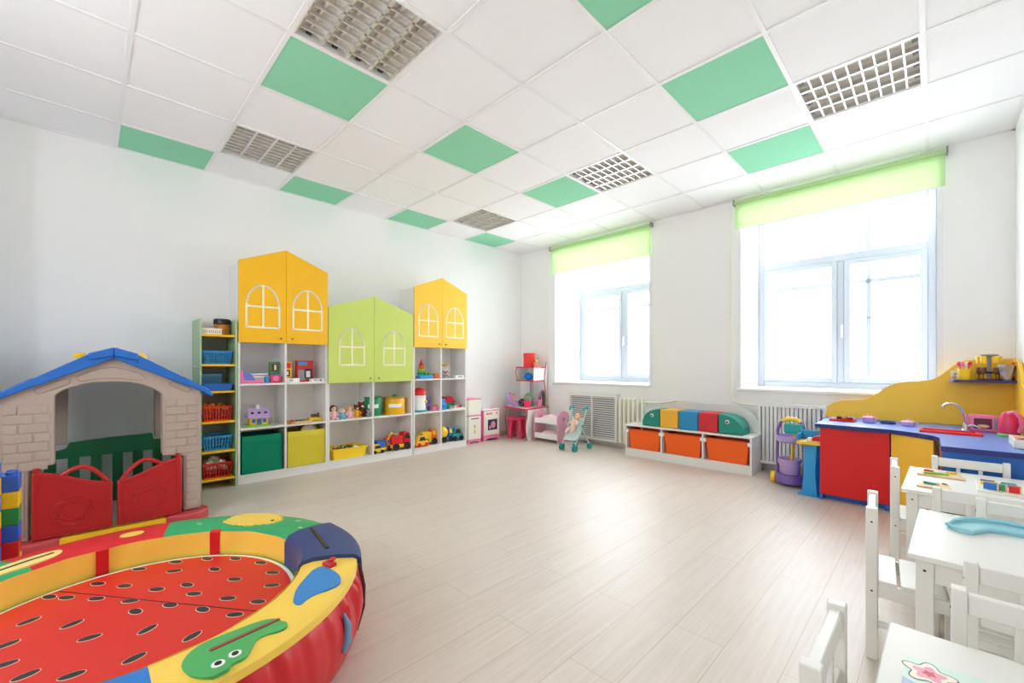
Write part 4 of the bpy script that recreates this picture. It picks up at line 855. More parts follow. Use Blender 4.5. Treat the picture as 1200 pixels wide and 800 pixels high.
for k in range(5):
    a = k*2*PI/5+.3; x, y = .052*math.cos(a), .052*math.sin(a)
    mesh('hanging_cup', G().lathe([(.014,.125),(.017,.17),(.015,.175),(0,.175)],(x,y,0),12), YELP, t); mesh('wine_glass', G().lathe([(.014,.0),(.003,.006),(.003,.03),(.016,.05),(.014,.085)],(x*1.0,y*1.0,.008),12), BROWN, t)
mesh('base_plate', G().lathe([(.068,0),(.07,.012),(0,.012)],n=20), BROWN, t)
t = thing('foil_bag','crumpled silver foil bag on the shelf beside the mug tree','bag',(.355,4.64,ZS))
g = G(); n = 14; rr = random.Random(3); vs = []
for j, (r, z) in enumerate(((.022,0),(.028,.03),(.036,.06),(.044,.09),(.05,.105),(.03,.10))):
    for i in range(n): a = 2*PI*i/n; q = r*(1+.12*rr.uniform(-1,1)); vs.append((q*math.cos(a),q*math.sin(a)*.8,z+(.012*rr.uniform(-1,1) if j>2 else 0)))
g.add(vs, [(j*n+i,j*n+(i+1)%n,(j+1)*n+(i+1)%n,(j+1)*n+i) for j in range(5) for i in range(n)]+[tuple(range(n))]); mesh('bag_body', g, SILVER, t, smooth=False); mesh('bag_seal', G().box(-.03,-.004,.085,.03,.004,.115), SILVER, t)
t = thing('toy_bottle','red and white toy bottle at the right end of the shelf','bottle',(.393,4.72,ZS)); mesh('bottle_body', G().lathe([(.014,0),(.016,.01),(.016,.08),(.008,.1),(.008,.115)],n=16), RED, t); mesh('paper_label', G().lathe([(.0163,.03),(.0163,.06)],n=16), WHT, t); mesh('cap', G().cyl((0,0,.113),(0,0,.128),.0095,n=12), RED, t)
# counter things
t = thing('play_sink','shallow red play sink set into the blue worktop','sink',(.065,4.20,ZT))
g = G().box(-.15,-.09,.0,.15,-.075,.014).box(-.15,.075,.0,.15,.09,.014).box(-.15,-.075,.0,-.135,.075,.014).box(.12,-.075,.0,.15,.075,.014).box(-.135,-.075,.0,.12,.075,.003); mesh('sink_tray', g, plastic('sink_red',(228,36,46)), t, bev=.004); mesh('drain', G().cyl((0,0,.003),(0,0,.006),.016), CHROME, t)
t = thing('kitchen_tap','chrome curved tap standing behind the red play sink','tap',(.145,4.42,ZT))
mesh('tap_base', G().lathe([(.03,0),(.03,.008),(.018,.014),(.016,.05),(.0,.055)],n=18), CHROME, t); mesh('lever', G().tube([(.0,0,.035),(.04,-.02,.045),(.075,-.035,.03)],[.012,.009,.007],8), CHROME, t)
mesh('spout', G().tube([(0,0,.04),(-.002,-.002,.10),(-.012,-.008,.145),(-.035,-.02,.18),(-.07,-.035,.195),(-.1,-.05,.185),(-.118,-.06,.165)],.0095,10), CHROME, t)
t = thing('toy_microwave','pink toy microwave with a dark window behind the tap','toy kitchen appliance',(.235,4.46,ZT))
mesh('oven_body', G().box(-.075,-.05,0,.07,.05,.118), PINK, t, bev=.012, seg=3); dr = mesh('door_window', G().box(-.05,-.053,.025,.035,-.049,.095), mat('dark_rose',(110,40,60),.25), t, bev=.004); mesh('toy_bread', G().sph((-.005,-.054,.042),(.03,.004,.012),12), WOOD, t); mesh('control_panel', G().box(.045,-.052,.02,.062,-.05,.1), GREY, t, bev=.002)
t = thing('toy_kettle','hot pink toy kettle with pale pink handle on green base','toy kitchen appliance',(.335,4.26,ZT))
mesh('base', G().lathe([(.052,0),(.055,.01),(.05,.02),(0,.02)],n=24), plastic('fresh_green',(110,205,110)), t); mesh('kettle_body', G().lathe([(.045,.02),(.05,.05),(.044,.12),(.03,.155),(0,.165)],n=24), HOT, t)
mesh('handle', G().tube([(-.005,-.035,.155),(.02,-.055,.165),(.045,-.06,.13),(.05,-.06,.08),(.04,-.05,.035)],.013,10), PINK, t)
t = thing('wooden_box','open white wooden box with toy food at the worktop right end','box',(.36,3.78,ZT)); g = G().box(-.055,-.12,0,.055,.12,.006).box(-.055,-.12,0,-.045,.12,.05).box(.045,-.12,0,.055,.12,.05).box(-.045,-.12,0,.045,-.11,.05).box(-.045,.11,0,.045,.12,.05); mesh('box_body', g, CREAM, t, bev=.002)
for k, (y, m) in enumerate(((-.07,ORANGE),(-.02,plastic('salmon',(240,150,120))),(.04,BROWN),(.08,RED))):
    t = thing('toy_food', ('orange toy carrot piece nearest in the wooden box','salmon pink toy sausage in the wooden box','brown toy bread at the middle of the wooden box','red toy tomato at the far end of the wooden box')[k], 'toy food', (.36,3.78+y,ZT+.006), 0, 'toy food in the wooden box')
    mesh('food_body', G().sph((0,0,.018),(.03,.018,.018),10), m, t); mesh('food_end', G().sph((-.03,0,.018),(.008,.008,.008),8), WOOD, t)
def pot(label, x, y, r, h, m, lidm, cat='toy pot', name='toy_pot'):
    t = thing(name, label, cat, (x,y,ZT)); mesh('pot_body', G().lathe([(r*.85,0),(r,.008),(r,h),(r*.94,h),(r*.9,.01),(0,.008)],n=22), m, t)
    if lidm: mesh('lid', G().lathe([(r*1.03,h),(r*.9,h+.008),(r*.3,h+.014),(0,h+.014)],n=22), lidm, t); mesh('knob', G().sph((0,0,h+.02),.008,8), lidm, t)
    mesh('handle', G().cyl((r*.9,0,h*.7),(r+.02,0,h*.75),.005,n=8).cyl((-r*.9,0,h*.7),(-r-.02,0,h*.75),.005,n=8), m, t); return t
pot('lilac toy pot with pink lid, nearer the left end of the worktop',-.39,4.50,.042,.04,LILAC,PINK); pot('smaller lilac toy pot with pale lid left of the red sink',-.155,4.46,.04,.03,LILAC,plastic('pale_pink_lid',(245,190,205)))
t = thing('toy_pan','flat dark blue toy frying pan between the two pink pots','toy pan',(-.275,4.52,ZT)); mesh('pan_body', G().lathe([(.045,0),(.052,.018),(.048,.018),(.042,.004),(0,.004)],n=24), plastic('slate_blue',(50,80,130)), t); mesh('handle', G().box(-.11,-.006,.012,-.048,.006,.018), BLACK, t, bev=.002)
t = thing('serving_tray','red tray at the left end of the worktop','tray',(-.555,4.47,ZT)); mesh('tray_body', G().box(-.085,-.06,0,.085,.06,.006).box(-.085,-.06,.006,.085,-.054,.016).box(-.085,.054,.006,.085,.06,.016).box(-.085,-.054,.006,-.079,.054,.016).box(.079,-.054,.006,.085,.054,.016), RED, t, bev=.002)
TG = 'play dishes on the red tray'
for k, (x, m, r, h, lb) in enumerate(((-.06,WHT,.02,.02,'white toy cup, leftmost on the red tray'),(-.025,BROWN,.018,.03,'brown toy cup, second on the red tray'),(.005,ORANGE,.016,.02,'orange toy cup in the middle of the red tray'),(.045,CHROME,.028,.032,'shiny metal toy bowl at the right of the red tray'))):
    t = thing('toy_cup', lb, 'toy dish', (-.555+x,4.475,ZT+.0065), 0, TG); mesh('cup_body', G().lathe([(r*.6,0),(r,h),(r*.9,h),(r*.5,.004),(0,.004)],n=16), m, t)

# ------------------------------------------------------------------ tables and chairs
def make_chair():
    t = thing('childs_chair','x','chair'); W2 = .135; D = .24; H = .55; S = .29      # faces +y, back at y=0
    for s in (-1,1):
        mesh('back_leg', G().box(s*W2-.0135,-.017,0,s*W2+.0135,.017,H), CHAIRW, t, bev=.003)
        mesh('front_leg', G().box(s*W2-.0135,D-.03,0,s*W2+.0135,D+.012,S-.012), CHAIRW, t, bev=.003)
        mesh('side_rail', G().box(s*W2-.009,.0165,S-.06,s*W2+.009,D-.03,S-.012), CHAIRW, t, bev=.002)
        mesh('stretcher', G().box(s*W2-.008,.0165,.12,s*W2+.008,D-.03,.14), CHAIRW, t, bev=.002)
        for z in (H-.05, S-.04): mesh('screw', G().cyl((s*(W2+.0145),0,z),(s*W2,0,z),.0035,n=8), DARK, t)
    a = W2-.0135
    mesh('top_rail', G().box(-a,-.011,H-.055,a,.011,H-.008), CHAIRW, t, bev=.003)
    mesh('lower_rail', G().box(-a,-.009,H-.165,a,.009,H-.135), CHAIRW, t, bev=.002)
    for x in (-.042,.042): mesh('back_slat', G().box(x-.008,-.007,H-.135,x+.008,.007,H-.055), CHAIRW, t, bev=.0015)
    mesh('front_rail', G().box(-a,D-.02,S-.06,a,D-.002,S-.012), CHAIRW, t, bev=.002); mesh('back_rail', G().box(-a,-.009,S-.06,a,.009,S-.012), CHAIRW, t, bev=.002)
    for k in range(4): mesh('seat_slat', G().box(-W2-.006,.0175+k*.0615,S-.012,W2+.006,.0175+k*.0615+.052,S), CHAIRW, t, bev=.002)
    return t
CG = 'white children\'s chairs around the tables'
spots = [(-.178,2.17,-PI/2+.07,'white chair at the left end of the middle table, whole seat visible'),
         (-.160,3.075,-PI/2+.07,'white chair at the left end of the far table by the red door'),
         (-.155,1.03,-PI/2,'white chair in the bottom foreground, only its back top seen, left of nearest table'),
         (.128,3.455,PI,'white chair between the far table and the blue kitchen unit'),
         (.135,2.575,0,'white chair at the camera side of the far table, its back left of the other'),
         (.258,2.475,PI,'white chair at the window side of the middle table, back to back with another'),
         (.200,1.665,0,'white chair at the camera side of the middle table, back in front of its edge'),
         (.172,1.445,PI,'white chair at the far side of the nearest table, back facing the middle table')]
proto = make_chair()
for k, (x, y, r, lb) in enumerate(spots):
    if k == 0: proto.location = (x,y,0); proto.rotation_euler = (0,0,r); proto['label'] = lb; proto['group'] = CG
    else: dup(proto, (x,y,0), r, lb, CG)
ZTB = .48
def table(x, y, w, d, rz, label):            # origin at the near left corner of the top
    t = thing('childs_table', label, 'table', (x,y,0), rz, 'white children\'s tables')
    mesh('tabletop', G().box(0,0,ZTB-.018,w,d,ZTB), CHAIRW, t, bev=.003)
    for a in (.018,w-.058):
        for b in (.018,d-.058): mesh('leg', G().box(a,b,0,a+.042,b+.042,ZTB-.018), CHAIRW, t, bev=.003)
    mesh('apron', G().box(.06,.024,ZTB-.085,w-.058,.038,ZTB-.018).box(.06,d-.038,ZTB-.085,w-.058,d-.024,ZTB-.018).box(.024,.06,ZTB-.085,.038,d-.058,ZTB-.018).box(w-.038,.06,ZTB-.085,w-.024,d-.058,ZTB-.018), CHAIRW, t, bev=.002)
    mesh('screw', G().cyl((.039,.0175,ZTB-.05),(.039,.019,ZTB-.05),.004,n=8), DARK, t); mesh('screw', G().cyl((.0175,.039,ZTB-.05),(.019,.039,ZTB-.05),.004,n=8), DARK, t)
table(-.122,2.77,.52,.64,math.radians(-1),'far white table holding colourful boards near the blue kitchen unit')
table(-.066,1.83,.47,.60,math.radians(-1.5),'middle white table with an aqua tray on it')
table(-.086,.78,.49,.53,math.radians(-1),'nearest white table with a flower picture, bottom right')

# things on the tables
def slab(name, label, cat, pts, z, h, m, group=None):
    cx = sum(p[0] for p in pts)/len(pts); cy = sum(p[1] for p in pts)/len(pts)
    t = thing(name, label, cat, (cx,cy,z), 0, group); mesh('board', G().prism([(a-cx,b-cy) for a,b in pts],'z',0,h), m, t, bev=.0015); return t
slab('puzzle_board','pale wooden board at the window side of the far table','board',[(-.075,3.17),(-.05,3.31),(.09,3.30),(.105,3.16)],ZTB+.0005,.008,WOOD,'pale wooden play boards')
slab('puzzle_board','pale wooden board at the near left corner of the far table','board',[(-.07,2.86),(-.05,2.98),(.04,2.99),(.05,2.84)],ZTB+.0005,.008,WOOD,'pale wooden play boards')
slab('puzzle_board','wooden board with rows of coloured sticks, right part of the far table','board',[(.135,2.95),(.14,3.19),(.31,3.18),(.31,2.93)],ZTB+.0005,.008,CREAM,'pale wooden play boards')
SG = 'coloured sticks on the boards'
def stick(label, x0, y0, x1, y1, m, w=.012):
    L = math.hypot(x1-x0,y1-y0); t = thing('counting_stick', label, 'stick', ((x0+x1)/2,(y0+y1)/2,ZTB+.0088), math.atan2(y1-y0,x1-x0), SG)
    mesh('stick_body', G().box(-L/2,-w/2,0,L/2,w/2,w), m, t, bev=.002); mesh('stick_tip', G().box(L/2-.004,-w/2-.0003,0.0004,L/2+.0004,w/2+.0003,w+.0003), WOOD, t)
for a in ((('red stick at the back of the window side board'),-.05,3.275,-.01,3.27,RED,.008),('green long stick across the window side board',-.05,3.19,.045,3.215,LIM2,.01),('yellow short stick at the right of the window side board',.035,3.27,.075,3.285,YELP,.01),
          ('aqua stick on the near left board',-.045,2.93,.005,2.905,TEAL,.01),('black short stick near the middle board edge',.02,2.965,.035,2.95,BLACK,.006),
          ('dark navy stick, farthest left stick on the coloured board',.155,3.165,.205,3.165,NAVY,.012),('yellow stick in the second row left of the coloured board',.152,3.10,.205,3.11,YELP,.016),('blue stick in the nearest row left of the coloured board',.16,3.01,.206,2.995,BLUE,.03),
          ('green stick, farthest right stick on the coloured board',.222,3.155,.272,3.155,GREENP,.012),('second blue stick of the right column on the coloured board',.222,3.105,.27,3.105,SKY,.016),('red stick in the nearest row right of the coloured board',.235,2.995,.272,2.99,RED,.03),('green stick left of the nearest red stick on the coloured board',.212,3.005,.23,3.002,GREENP,.028)):
    stick(*a)
AQ = plastic('aqua_plastic',(150,212,226),.35)
out = [(.028,2.215),(.045,2.29),(.075,2.345),(.125,2.375),(.175,2.385),(.25,2.375),(.33,2.36),(.35,2.32),(.33,2.27),(.25,2.265),(.17,2.262),(.13,2.25),(.10,2.20),(.085,2.17),(.055,2.185)]
t = thing('play_tray','aqua plastic comma-shaped tray on the middle white table','tray',(.15,2.27,ZTB+.0005))
mesh('tray_floor', G().prism([(a-.15,b-2.27) for a,b in out],'z',0,.004), AQ, t); mesh('tray_rim', G().tube([(a-.15,b-2.27,.012) for a,b in out],.007,8,True), AQ, t)
# flower picture on the nearest table
t = thing('flower_picture','laminated picture of pink flowers on the nearest white table','picture',(-.046,.84,ZTB+.0004))
ML = mat('mint_paper',(214,236,224),.35,spec=.6); BP = mat('blue_paper',(166,190,228),.35); 
mesh('sheet', G().box(0,0,0,.30,.345,.001), ML, t, smooth=False); mesh('blue_print', G().prism([(0,.255),(.05,.235),(.10,.24),(.16,.22),(.30,.23),(.30,0),(0,0)],'z',.001,.0013), BP, t, smooth=False)
def petals(cx, cy, r, n, ph): return [(cx+r*(1+.22*math.cos(n*(a-ph)))*math.cos(a), cy+r*(1+.22*math.cos(n*(a-ph)))*math.sin(a)) for a in [2*PI*k/60 for k in range(60)]]
for cx, cy, r in ((.036,.295,.033),(.105,.285,.024),(.19,.25,.03)):
    g = G().mat(0).prism(petals(cx,cy,r,5,.3),'z',.0014,.0016).mat(1).prism(petals(cx,cy,r*.62,5,.3),'z',.0016,.0018).mat(2).prism(petals(cx,cy,r*.25,5,.9),'z',.0018,.002).mat(3).strip(petals(cx,cy,r,5,.3),.0016,'z',.0016,.00185,True)
    mesh('flower_print', g, [mat('petal_cream',(248,240,225),.35),mat('petal_pink',(240,150,175),.35),mat('petal_red',(205,30,50),.35),mat('ink_line',(70,60,60),.4)], t, smooth=False)

# ------------------------------------------------------------------ playhouse
t = thing('playhouse','beige plastic playhouse with blue roof and red half doors','playhouse',(-3.70,.11,0))
def PH(pts): return [(y-.11,z) for y,z in pts]
arch = [(.358,.872),(.34,.893),(.30,.925),(.25,.948),(.19,.963),(.107,.968),(.04,.966),(-.02,.955),(-.07,.936),(-.11,.915),(-.132,.892)]
front = PH([(-.345,.07),(-.345,.905),(-.30,.935),(.12,1.12),(.53,.93),(.565,.905),(.565,.075),(.468,.075),(.468,.45),(.358,.47)]+arch+[(-.132,.49),(-.233,.48),(-.233,.07)])
fw = mesh('front_wall', G().prism(front,'x',-.06,.05), TAUPE, t, bev=.006)
g = G()
def brickrow(y0, y1, z, odd, h=.048):
    y = y0; L = .118
    first = L*.5 if odd else L
    while y < y1-.012:
        e = min(y1, y+first); first = L
        if e-y > .018: g.box(.05,y+.004-.11,z,.0545,e-.004-.11,z+h)
        y = e
for side in (0, 1):
  g = G()
  for k in range(15):
    z = .092+k*.054
    if z < .43: brickrow(*((-.333,-.245) if side else (.478,.553)),z,k%2)
    elif z < .84: brickrow(*((-.333,-.145) if side else (.37,.553)),z,k%2)
  mesh('brick_relief', g, TAUPE, fw, bev=.003)
g = G()
def pill(yc, zc, L, h, a):
    ca, sa = math.cos(a), math.sin(a); pts = []
    for s, a0 in ((1,-90),(-1,90)):
        for k in range(9):
            q = math.radians(a0+180*k/8); u, v = s*(L/2-h/2)+h/2*math.cos(q), h/2*math.sin(q); pts.append((.0515, yc-.11+u*ca-v*sa, zc+u*sa+v*ca))
    g.tube(pts, .003, 6, True)
pill(-.14,.95,.15,.035,.42); pill(.45,.925,.12,.03,-.48)
pts = [(-.03,.975),(-.045,1.0),(.0,1.025),(.06,1.05),(.12,1.06),(.18,1.045),(.25,1.015),(.275,.985),(.25,.972),(.15,.99),(.06,.99)]
g.tube([(.0515,y-.11,z) for y,z in pts],.003,6,True); mesh('gable_outline', g, mat('taupe_line',(160,146,136),.6), fw)
RB = plastic('roof_blue',(28,104,192),.45)
for s in (-1, 1):
    pts = [(0,-.012),(.0,.05),(s*.09,.026),(s*.485,-.222),(s*.515,-.258),(s*.50,-.272),(s*.45,-.235)]
    mesh('roof_panel', G().prism([(a+.01,1.125+b) for a,b in pts],'x',-.88,.085), RB, t, bev=.006)
    g = G()
    for k in range(9):
        x = .075-.105*k
        for q in range(3):
            f0 = .02+.16*q; f1 = f0+.15; g.prism([(.01+s*f0,1.168-.56*f0),(.01+s*f1,1.168-.56*f1),(.01+s*f1,1.180-.56*f1),(.01+s*f0,1.188-.56*f0)],'x',x-.095,x)
    mesh('roof_tiles', g, RB, t, bev=.006)
    mesh('ridge_block', G().prism([(.01,1.125),(.01,1.183),(.01+s*.115,1.143),(.01+s*.11,1.10)],'x',.0,.098), RB, t, bev=.008)
    mesh('roof_cap', G().lathe([(.035,0),(.035,.02),(.02,.035),(0,.037)],(-.30,s*.15+.01,1.118),16).warp(lambda x,y,z:(x*1.0,y,z)), YELP, t, label='yellow round roof knob')
for y0, y1 in ((-.345,-.205),(.275,.40)): mesh('back_post', G().box(-.80,y0,.50,-.74,y1,.95), TAUPE, t, bev=.006)
for y in (-.44,.435):
    mesh('side_wall', G().box(-.74,y-.012,.03,-.06,y+.012,.46), GREENP if y > 0 else GREENP, t, bev=.005, label='green side wall')
DG2 = plastic('playhouse_green',(14,104,62),.45)
g = G().box(-.76,-.44,.04,-.73,.44,.13)
tops = [(-.27,.455),(-.215,.47),(-.205,.51),(.0,.525),(.26,.525),(.27,.48),(.33,.47)]
g.prism([(-.44,.41),(-.27,.41),(-.27,.455),(-.215,.47),(-.20,.51),(.0,.525),(.26,.53),(.27,.48),(.44,.47),(.44,.40),(-.44,.40)],'x',-.76,-.73)
for k in range(8): y = -.41+k*.117; g.box(-.76,y-.03,.13,-.73,y+.03,.40)
mesh('back_fence', g, DG2, t, bev=.004, label='dark green slotted back fence')
PR = plastic('playhouse_red',(180,24,28),.45)
def door(y0, y1, zl, zr, hinge):
    top = [(y0,zl)]; n = 12
    for k in range(1,n): 
        u = k/n; sm = u*u*(3-2*u); top.append((y0+(y1-y0)*u, zl+(zr-zl)*sm))
    top.append((y1,zr)); pts = PH([(y0,.072)]+top+[(y1,.072)])
    d = mesh('half_door', G().prism(pts,'x',.062,.088), PR, t, bev=.007, label='red half door')
    ins = PH([(y0+.02,.095)]+[(min(max(a,y0+.02),y1-.02),b-.022) for a,b in top[1:-1]]+[(y1-.02,.095)])
    yc = (y0+y1)/2-.11; zc = .215; g = G()
    g.tube([(.089,a,b) for a,b in ins],.003,6,True)
    sc = [(.089, yc+.088*(1+.07*math.cos(12*a))*math.cos(a)*.95, zc+.082*(1+.07*math.cos(12*a))*math.sin(a)) for a in [2*PI*k/96 for k in range(96)]]
    g.tube(sc,.0035,6,True); g.tube([(.089,yc+.062*math.cos(a)*.95,zc+.056*math.sin(a)) for a in [2*PI*k/32 for k in range(32)]],.0035,6,True)
    mesh('door_emblem', g, PR, d)
    L = y1-y0; a0, a1 = (y0+.35*L, y1-.02) if hinge == 0 else (y0+.02, y1-.33*L)
    b0, b1 = (zl-.035*1.0, zr) if hinge == 0 else (zl, zr-.03)
    pk = []
    for k in range(13):
        u = k/12; yy = a0+(a1-a0)*u; pk.append((.076, yy-.11, b0+(b1-b0)*u+.07*math.sin(PI*u)))
    mesh('door_handle', G().tube(pk,.013,8), PR, d)
    yh = (y0+.02 if hinge == 0 else y1-.02)-.11; mesh('hinge_pin', G().cyl((.075,yh,(zl if hinge==0 else zr)-.01),(.075,yh,(zl if hinge==0 else zr)+.022),.014,n=12), PR, d)
door(-.222,.114,.46,.355,0); door(.135,.455,.352,.452,1)
FT = plastic('playhouse_foot',(190,66,72),.5)
for y in (-.225,.485): mesh('foot', G().prism([(y-.11+.125*math.cos(a)*1.0,0) for a in ()] or [(.02+.11*math.cos(a), y-.11+.13*math.sin(a)) for a in [2*PI*k/28 for k in range(28)]],'z',0,.07), FT, t, bev=.015, seg=3)
mesh('threshold', G().box(-.0,-.30,0,.075,.33,.06), YELP, t, bev=.01, label='yellow threshold strip')

# ------------------------------------------------------------------ tower of plastic bricks
colr = {'blue': plastic('brick_blue',(40,100,205)), 'yellow': plastic('brick_yellow',(250,205,20)), 'red': plastic('brick_red',(215,36,34)), 'green': plastic('brick_green',(20,148,80))}
ordn = ['bottom','second','third','fourth','fifth','sixth','seventh','eighth','ninth']
protos = {}
def brick(loc, c, label, sx=.115, sy=.115, h=.078):
    if c not in protos:
        t = thing('building_brick', label, 'building brick', loc, 0, 'plastic building bricks in the tower')
        mesh('brick_body', G().box(-sx/2,-sy/2,0,sx/2,sy/2,h-.001), colr[c], t, bev=.004)
        g = G()
        for a in (-.25,.25):
            for b in (-.25,.25): g.cyl((a*sx,b*sy,h-.001),(a*sx,b*sy,h+.012),.018,n=14)
        mesh('studs', g, colr[c], t); protos[c] = t
    else: dup(protos[c], loc, 0, label)
colA = ['yellow','red','blue','red','yellow','blue','yellow','blue']; colB = ['green','yellow','red','blue','green','yellow','blue']; colC = ['blue','red','green','yellow','red','blue','yellow']
for k, c in enumerate(colA): brick((-3.02,-.338,k*.093 if 0 else k*.0785+.0005), c, f'{c} toy brick, {ordn[k]} from the floor in the tall front brick column')
for k, c in enumerate(colB): brick((-3.15,-.285,k*.0785+.0005), c, f'{c} toy brick, {ordn[k]} from the floor in the right rear brick column')

# ------------------------------------------------------------------ soft play pit
CX, CY = -1.97, .11
t = thing('soft_play_pit','round padded ball pit with a red watermelon seed cover','play pit',(CX,CY,0))
def leather(n, c): return mat(n, c, .42, spec=.5, noise=.02, bump=.12, bscale=25)
LR, LG, LY, LN, LB = leather('pit_red',(206,22,32)), leather('pit_green',(42,160,98)), leather('pit_yellow',(245,206,86)), leather('pit_navy',(40,62,120)), leather('pit_blue',(38,120,200))
RO, RI, HR = .735, .525, .30
def ring_seg(a0, a1, prof, m, name, label, n=None, extra=0):
    n = n or max(3, int((a1-a0)/3)); g = G(); vs = []; K = len(prof)
    for i in range(n+1):
        a = math.radians(a0+(a1-a0)*i/n)
        for r, z in prof: vs.append((r*math.cos(a), r*math.sin(a), z))
    f = [(i*K+j, i*K+(j+1)%K, (i+1)*K+(j+1)%K, (i+1)*K+j) for i in range(n) for j in range(K)]
    if a1-a0 < 359: f += [tuple(range(K)), tuple(n*K+j for j in range(K-1,-1,-1))]
    g.add(vs, f); return mesh(name, g, m, t, label=label)
tp = lambda e=0: [(RI+.006,.284),(RI+.002,.290+e),(RI+.012,.298+e),(.57,.306+e),(.66,.306+e),(RO-.018,.300+e),(RO-.004,.292+e),(RO,.27),(RO-.02,.255)]
ring_seg(98,165,tp(),LG,'rim_segment','green top segment of the padded rim'); ring_seg(165,209,tp(),LR,'rim_segment','red top segment of the padded rim')
ring_seg(209,233,tp(),LG,'rim_segment','short green top segment of the rim'); ring_seg(233,285,tp(),LY,'rim_segment','yellow top segment of the rim at the left edge')
ring_seg(285,320,tp(),LR,'rim_segment','red top segment of the rim'); ring_seg(320,360,tp(),LB,'rim_segment','blue top segment of the rim'); ring_seg(0,64,tp(),LY,'rim_segment','yellow top segment of the rim with blue and green patches')
n_ = [(RI-.012,.12),(RI-.012,.285),(RI+.005,.312),(.57,.322),(.66,.322),(RO-.01,.314),(RO+.014,.295),(RO+.020,.20),(RO+.012,.20),(RO+.002,.25),(RI+.01,.25),(RI+.004,.12)]
ring_seg(64,98,n_,LN,'joint_cover','navy blue cover bridging the joint of the rim')
# gathered outer skirt
g = G(); N = 480; vs = []; zs_ = [0,.03,.09,.15,.20,.235,.26,.275]
for j, z in enumerate(zs_):
    for i in range(N):
        a = 2*PI*i/N; bul = [-.035,-.01,.012,.022,.018,.008,-.004,-.014][j]
        wr = (.008*math.sin(58*a+2.2*math.sin(5*a)+z*6)+.004*math.sin(97*a+2*math.sin(3*a)))*[0,.1,.25,.5,.9,1.3,1.2,.4][j]*(.7+.5*math.sin(7*a+1))
        r = RO+bul+wr; vs.append((r*math.cos(a), r*math.sin(a), z))
f = [(j*N+i, j*N+(i+1)%N, (j+1)*N+(i+1)%N, (j+1)*N+i) for j in range(len(zs_)-1) for i in range(N)]
g.add(vs, f); me = mesh('outer_skirt', g, LR, t, label='red gathered outer side')
g = G(); N = 180; vs = []
for j, z in enumerate((.12,.16,.2,.25,.293)):
    for i in range(N): a = 2*PI*i/N; r = RI-.002+.004*math.sin(17*a+z*30)*math.sin(3*a+1); vs.append((r*math.cos(a), r*math.sin(a), z))
f = [(j*N+i, j*N+(i+1)%N, (j+1)*N+(i+1)%N, (j+1)*N+i) for j in range(4) for i in range(N)]
g.add(vs, f); mesh('inner_wall', g, LY, t, label='yellow inner wall')
for a in (143,187):
    q0, q1 = math.radians(a-2.2), math.radians(a+2.2); r = RI-.009
    g = G().add([(r*math.cos(q0),r*math.sin(q0),.19),(r*math.cos(q1),r*math.sin(q1),.19),(r*math.cos(q1),r*math.sin(q1),.292),(r*math.cos(q0),r*math.sin(q0),.292),
           ((r+.02)*math.cos(q0),(r+.02)*math.sin(q0),.19),((r+.02)*math.cos(q1),(r+.02)*math.sin(q1),.19),((r+.02)*math.cos(q1),(r+.02)*math.sin(q1),.300),((r+.02)*math.cos(q0),(r+.02)*math.sin(q0),.300)],
          [(0,1,2,3),(7,6,5,4),(0,4,5,1),(3,2,6,7),(0,3,7,4),(1,5,6,2)])
    mesh('strap', g, LR, t, label='red fastening strap')
# watermelon cover: red disc, white and green rind, seeds
ZL = .19
PRD, PWH, PGR, PSD = leather('melon_red',(214,40,28)), leather('melon_white',(240,236,220)), leather('melon_green',(46,130,60)), leather('seed_dark',(46,36,40))
g = G().mat(2).cyl((0,0,ZL-.07),(0,0,ZL),RI-.012,n=96).mat(1).cyl((0,0,ZL),(0,0,ZL+.0012),RI-.020,n=96).mat(0).cyl((0,0,ZL+.0012),(0,0,ZL+.0024),RI-.036,n=96)
mat_cover_seeds = [(-2.447,.299),(-2.443,.161),(-2.303,.264),(-2.386,.032),(-2.287,.106),(-2.163,.194),(-2.121,.284),(-2.327,-.054),(-2.237,.026),(-2.126,.115),(-2.022,.123),(-1.987,.216),(-1.868,.295),(-2.204,-.14),(-2.075,-.035),(-1.931,.007),(-1.856,.143),(-1.707,.242),(-1.702,.101),(-2.067,-.178),(-1.935,-.171),(-1.733,-.03),(-1.825,-.122),(-2.392,.422),(-2.276,.505),(-2.13,.557),(-2.201,.389),(-2.039,.429),(-1.991,.557),(-1.877,.523),(-2.019,.292),(-1.89,.376),(-1.784,.45),(-1.749,.369),(-2.19,-.27),(-2.03,-.29),(-1.88,-.27),(-1.72,-.2),(-1.6,-.1),(-1.58,.06),(-2.38,-.1)]
rr = random.Random(11)
for (x, y) in mat_cover_seeds:
    x -= CX; y -= CY
    if math.hypot(x,y) > RI-.06: s = (RI-.06)/math.hypot(x,y); x *= s; y *= s
    ang = (math.radians(100) if x*.6-y*.8+.0 > .02 else math.radians(38))+rr.uniform(-.35,.35)
    for m, a_, b_, z0, z1 in ((1,.0305,.0165,ZL+.0024,ZL+.0028),(3,.0285,.0145,ZL+.0028,ZL+.0034)):
        g.mat(m).prism([(x+a_*math.cos(q)*math.cos(ang)-b_*math.sin(q)*math.sin(ang), y+a_*math.cos(q)*math.sin(ang)+b_*math.sin(q)*math.cos(ang)) for q in [2*PI*k/20 for k in range(20)]],'z',z0,z1)
g.mat(3).prism([(-.44,-.186),(.32,.366),(.3185,.3685),(-.4415,-.1835)],'z',ZL+.0024,ZL+.0038)
mesh('watermelon_cover', g, [PRD,PWH,PGR,PSD], t, smooth=False, label='red cover printed like a cut watermelon with black seeds')
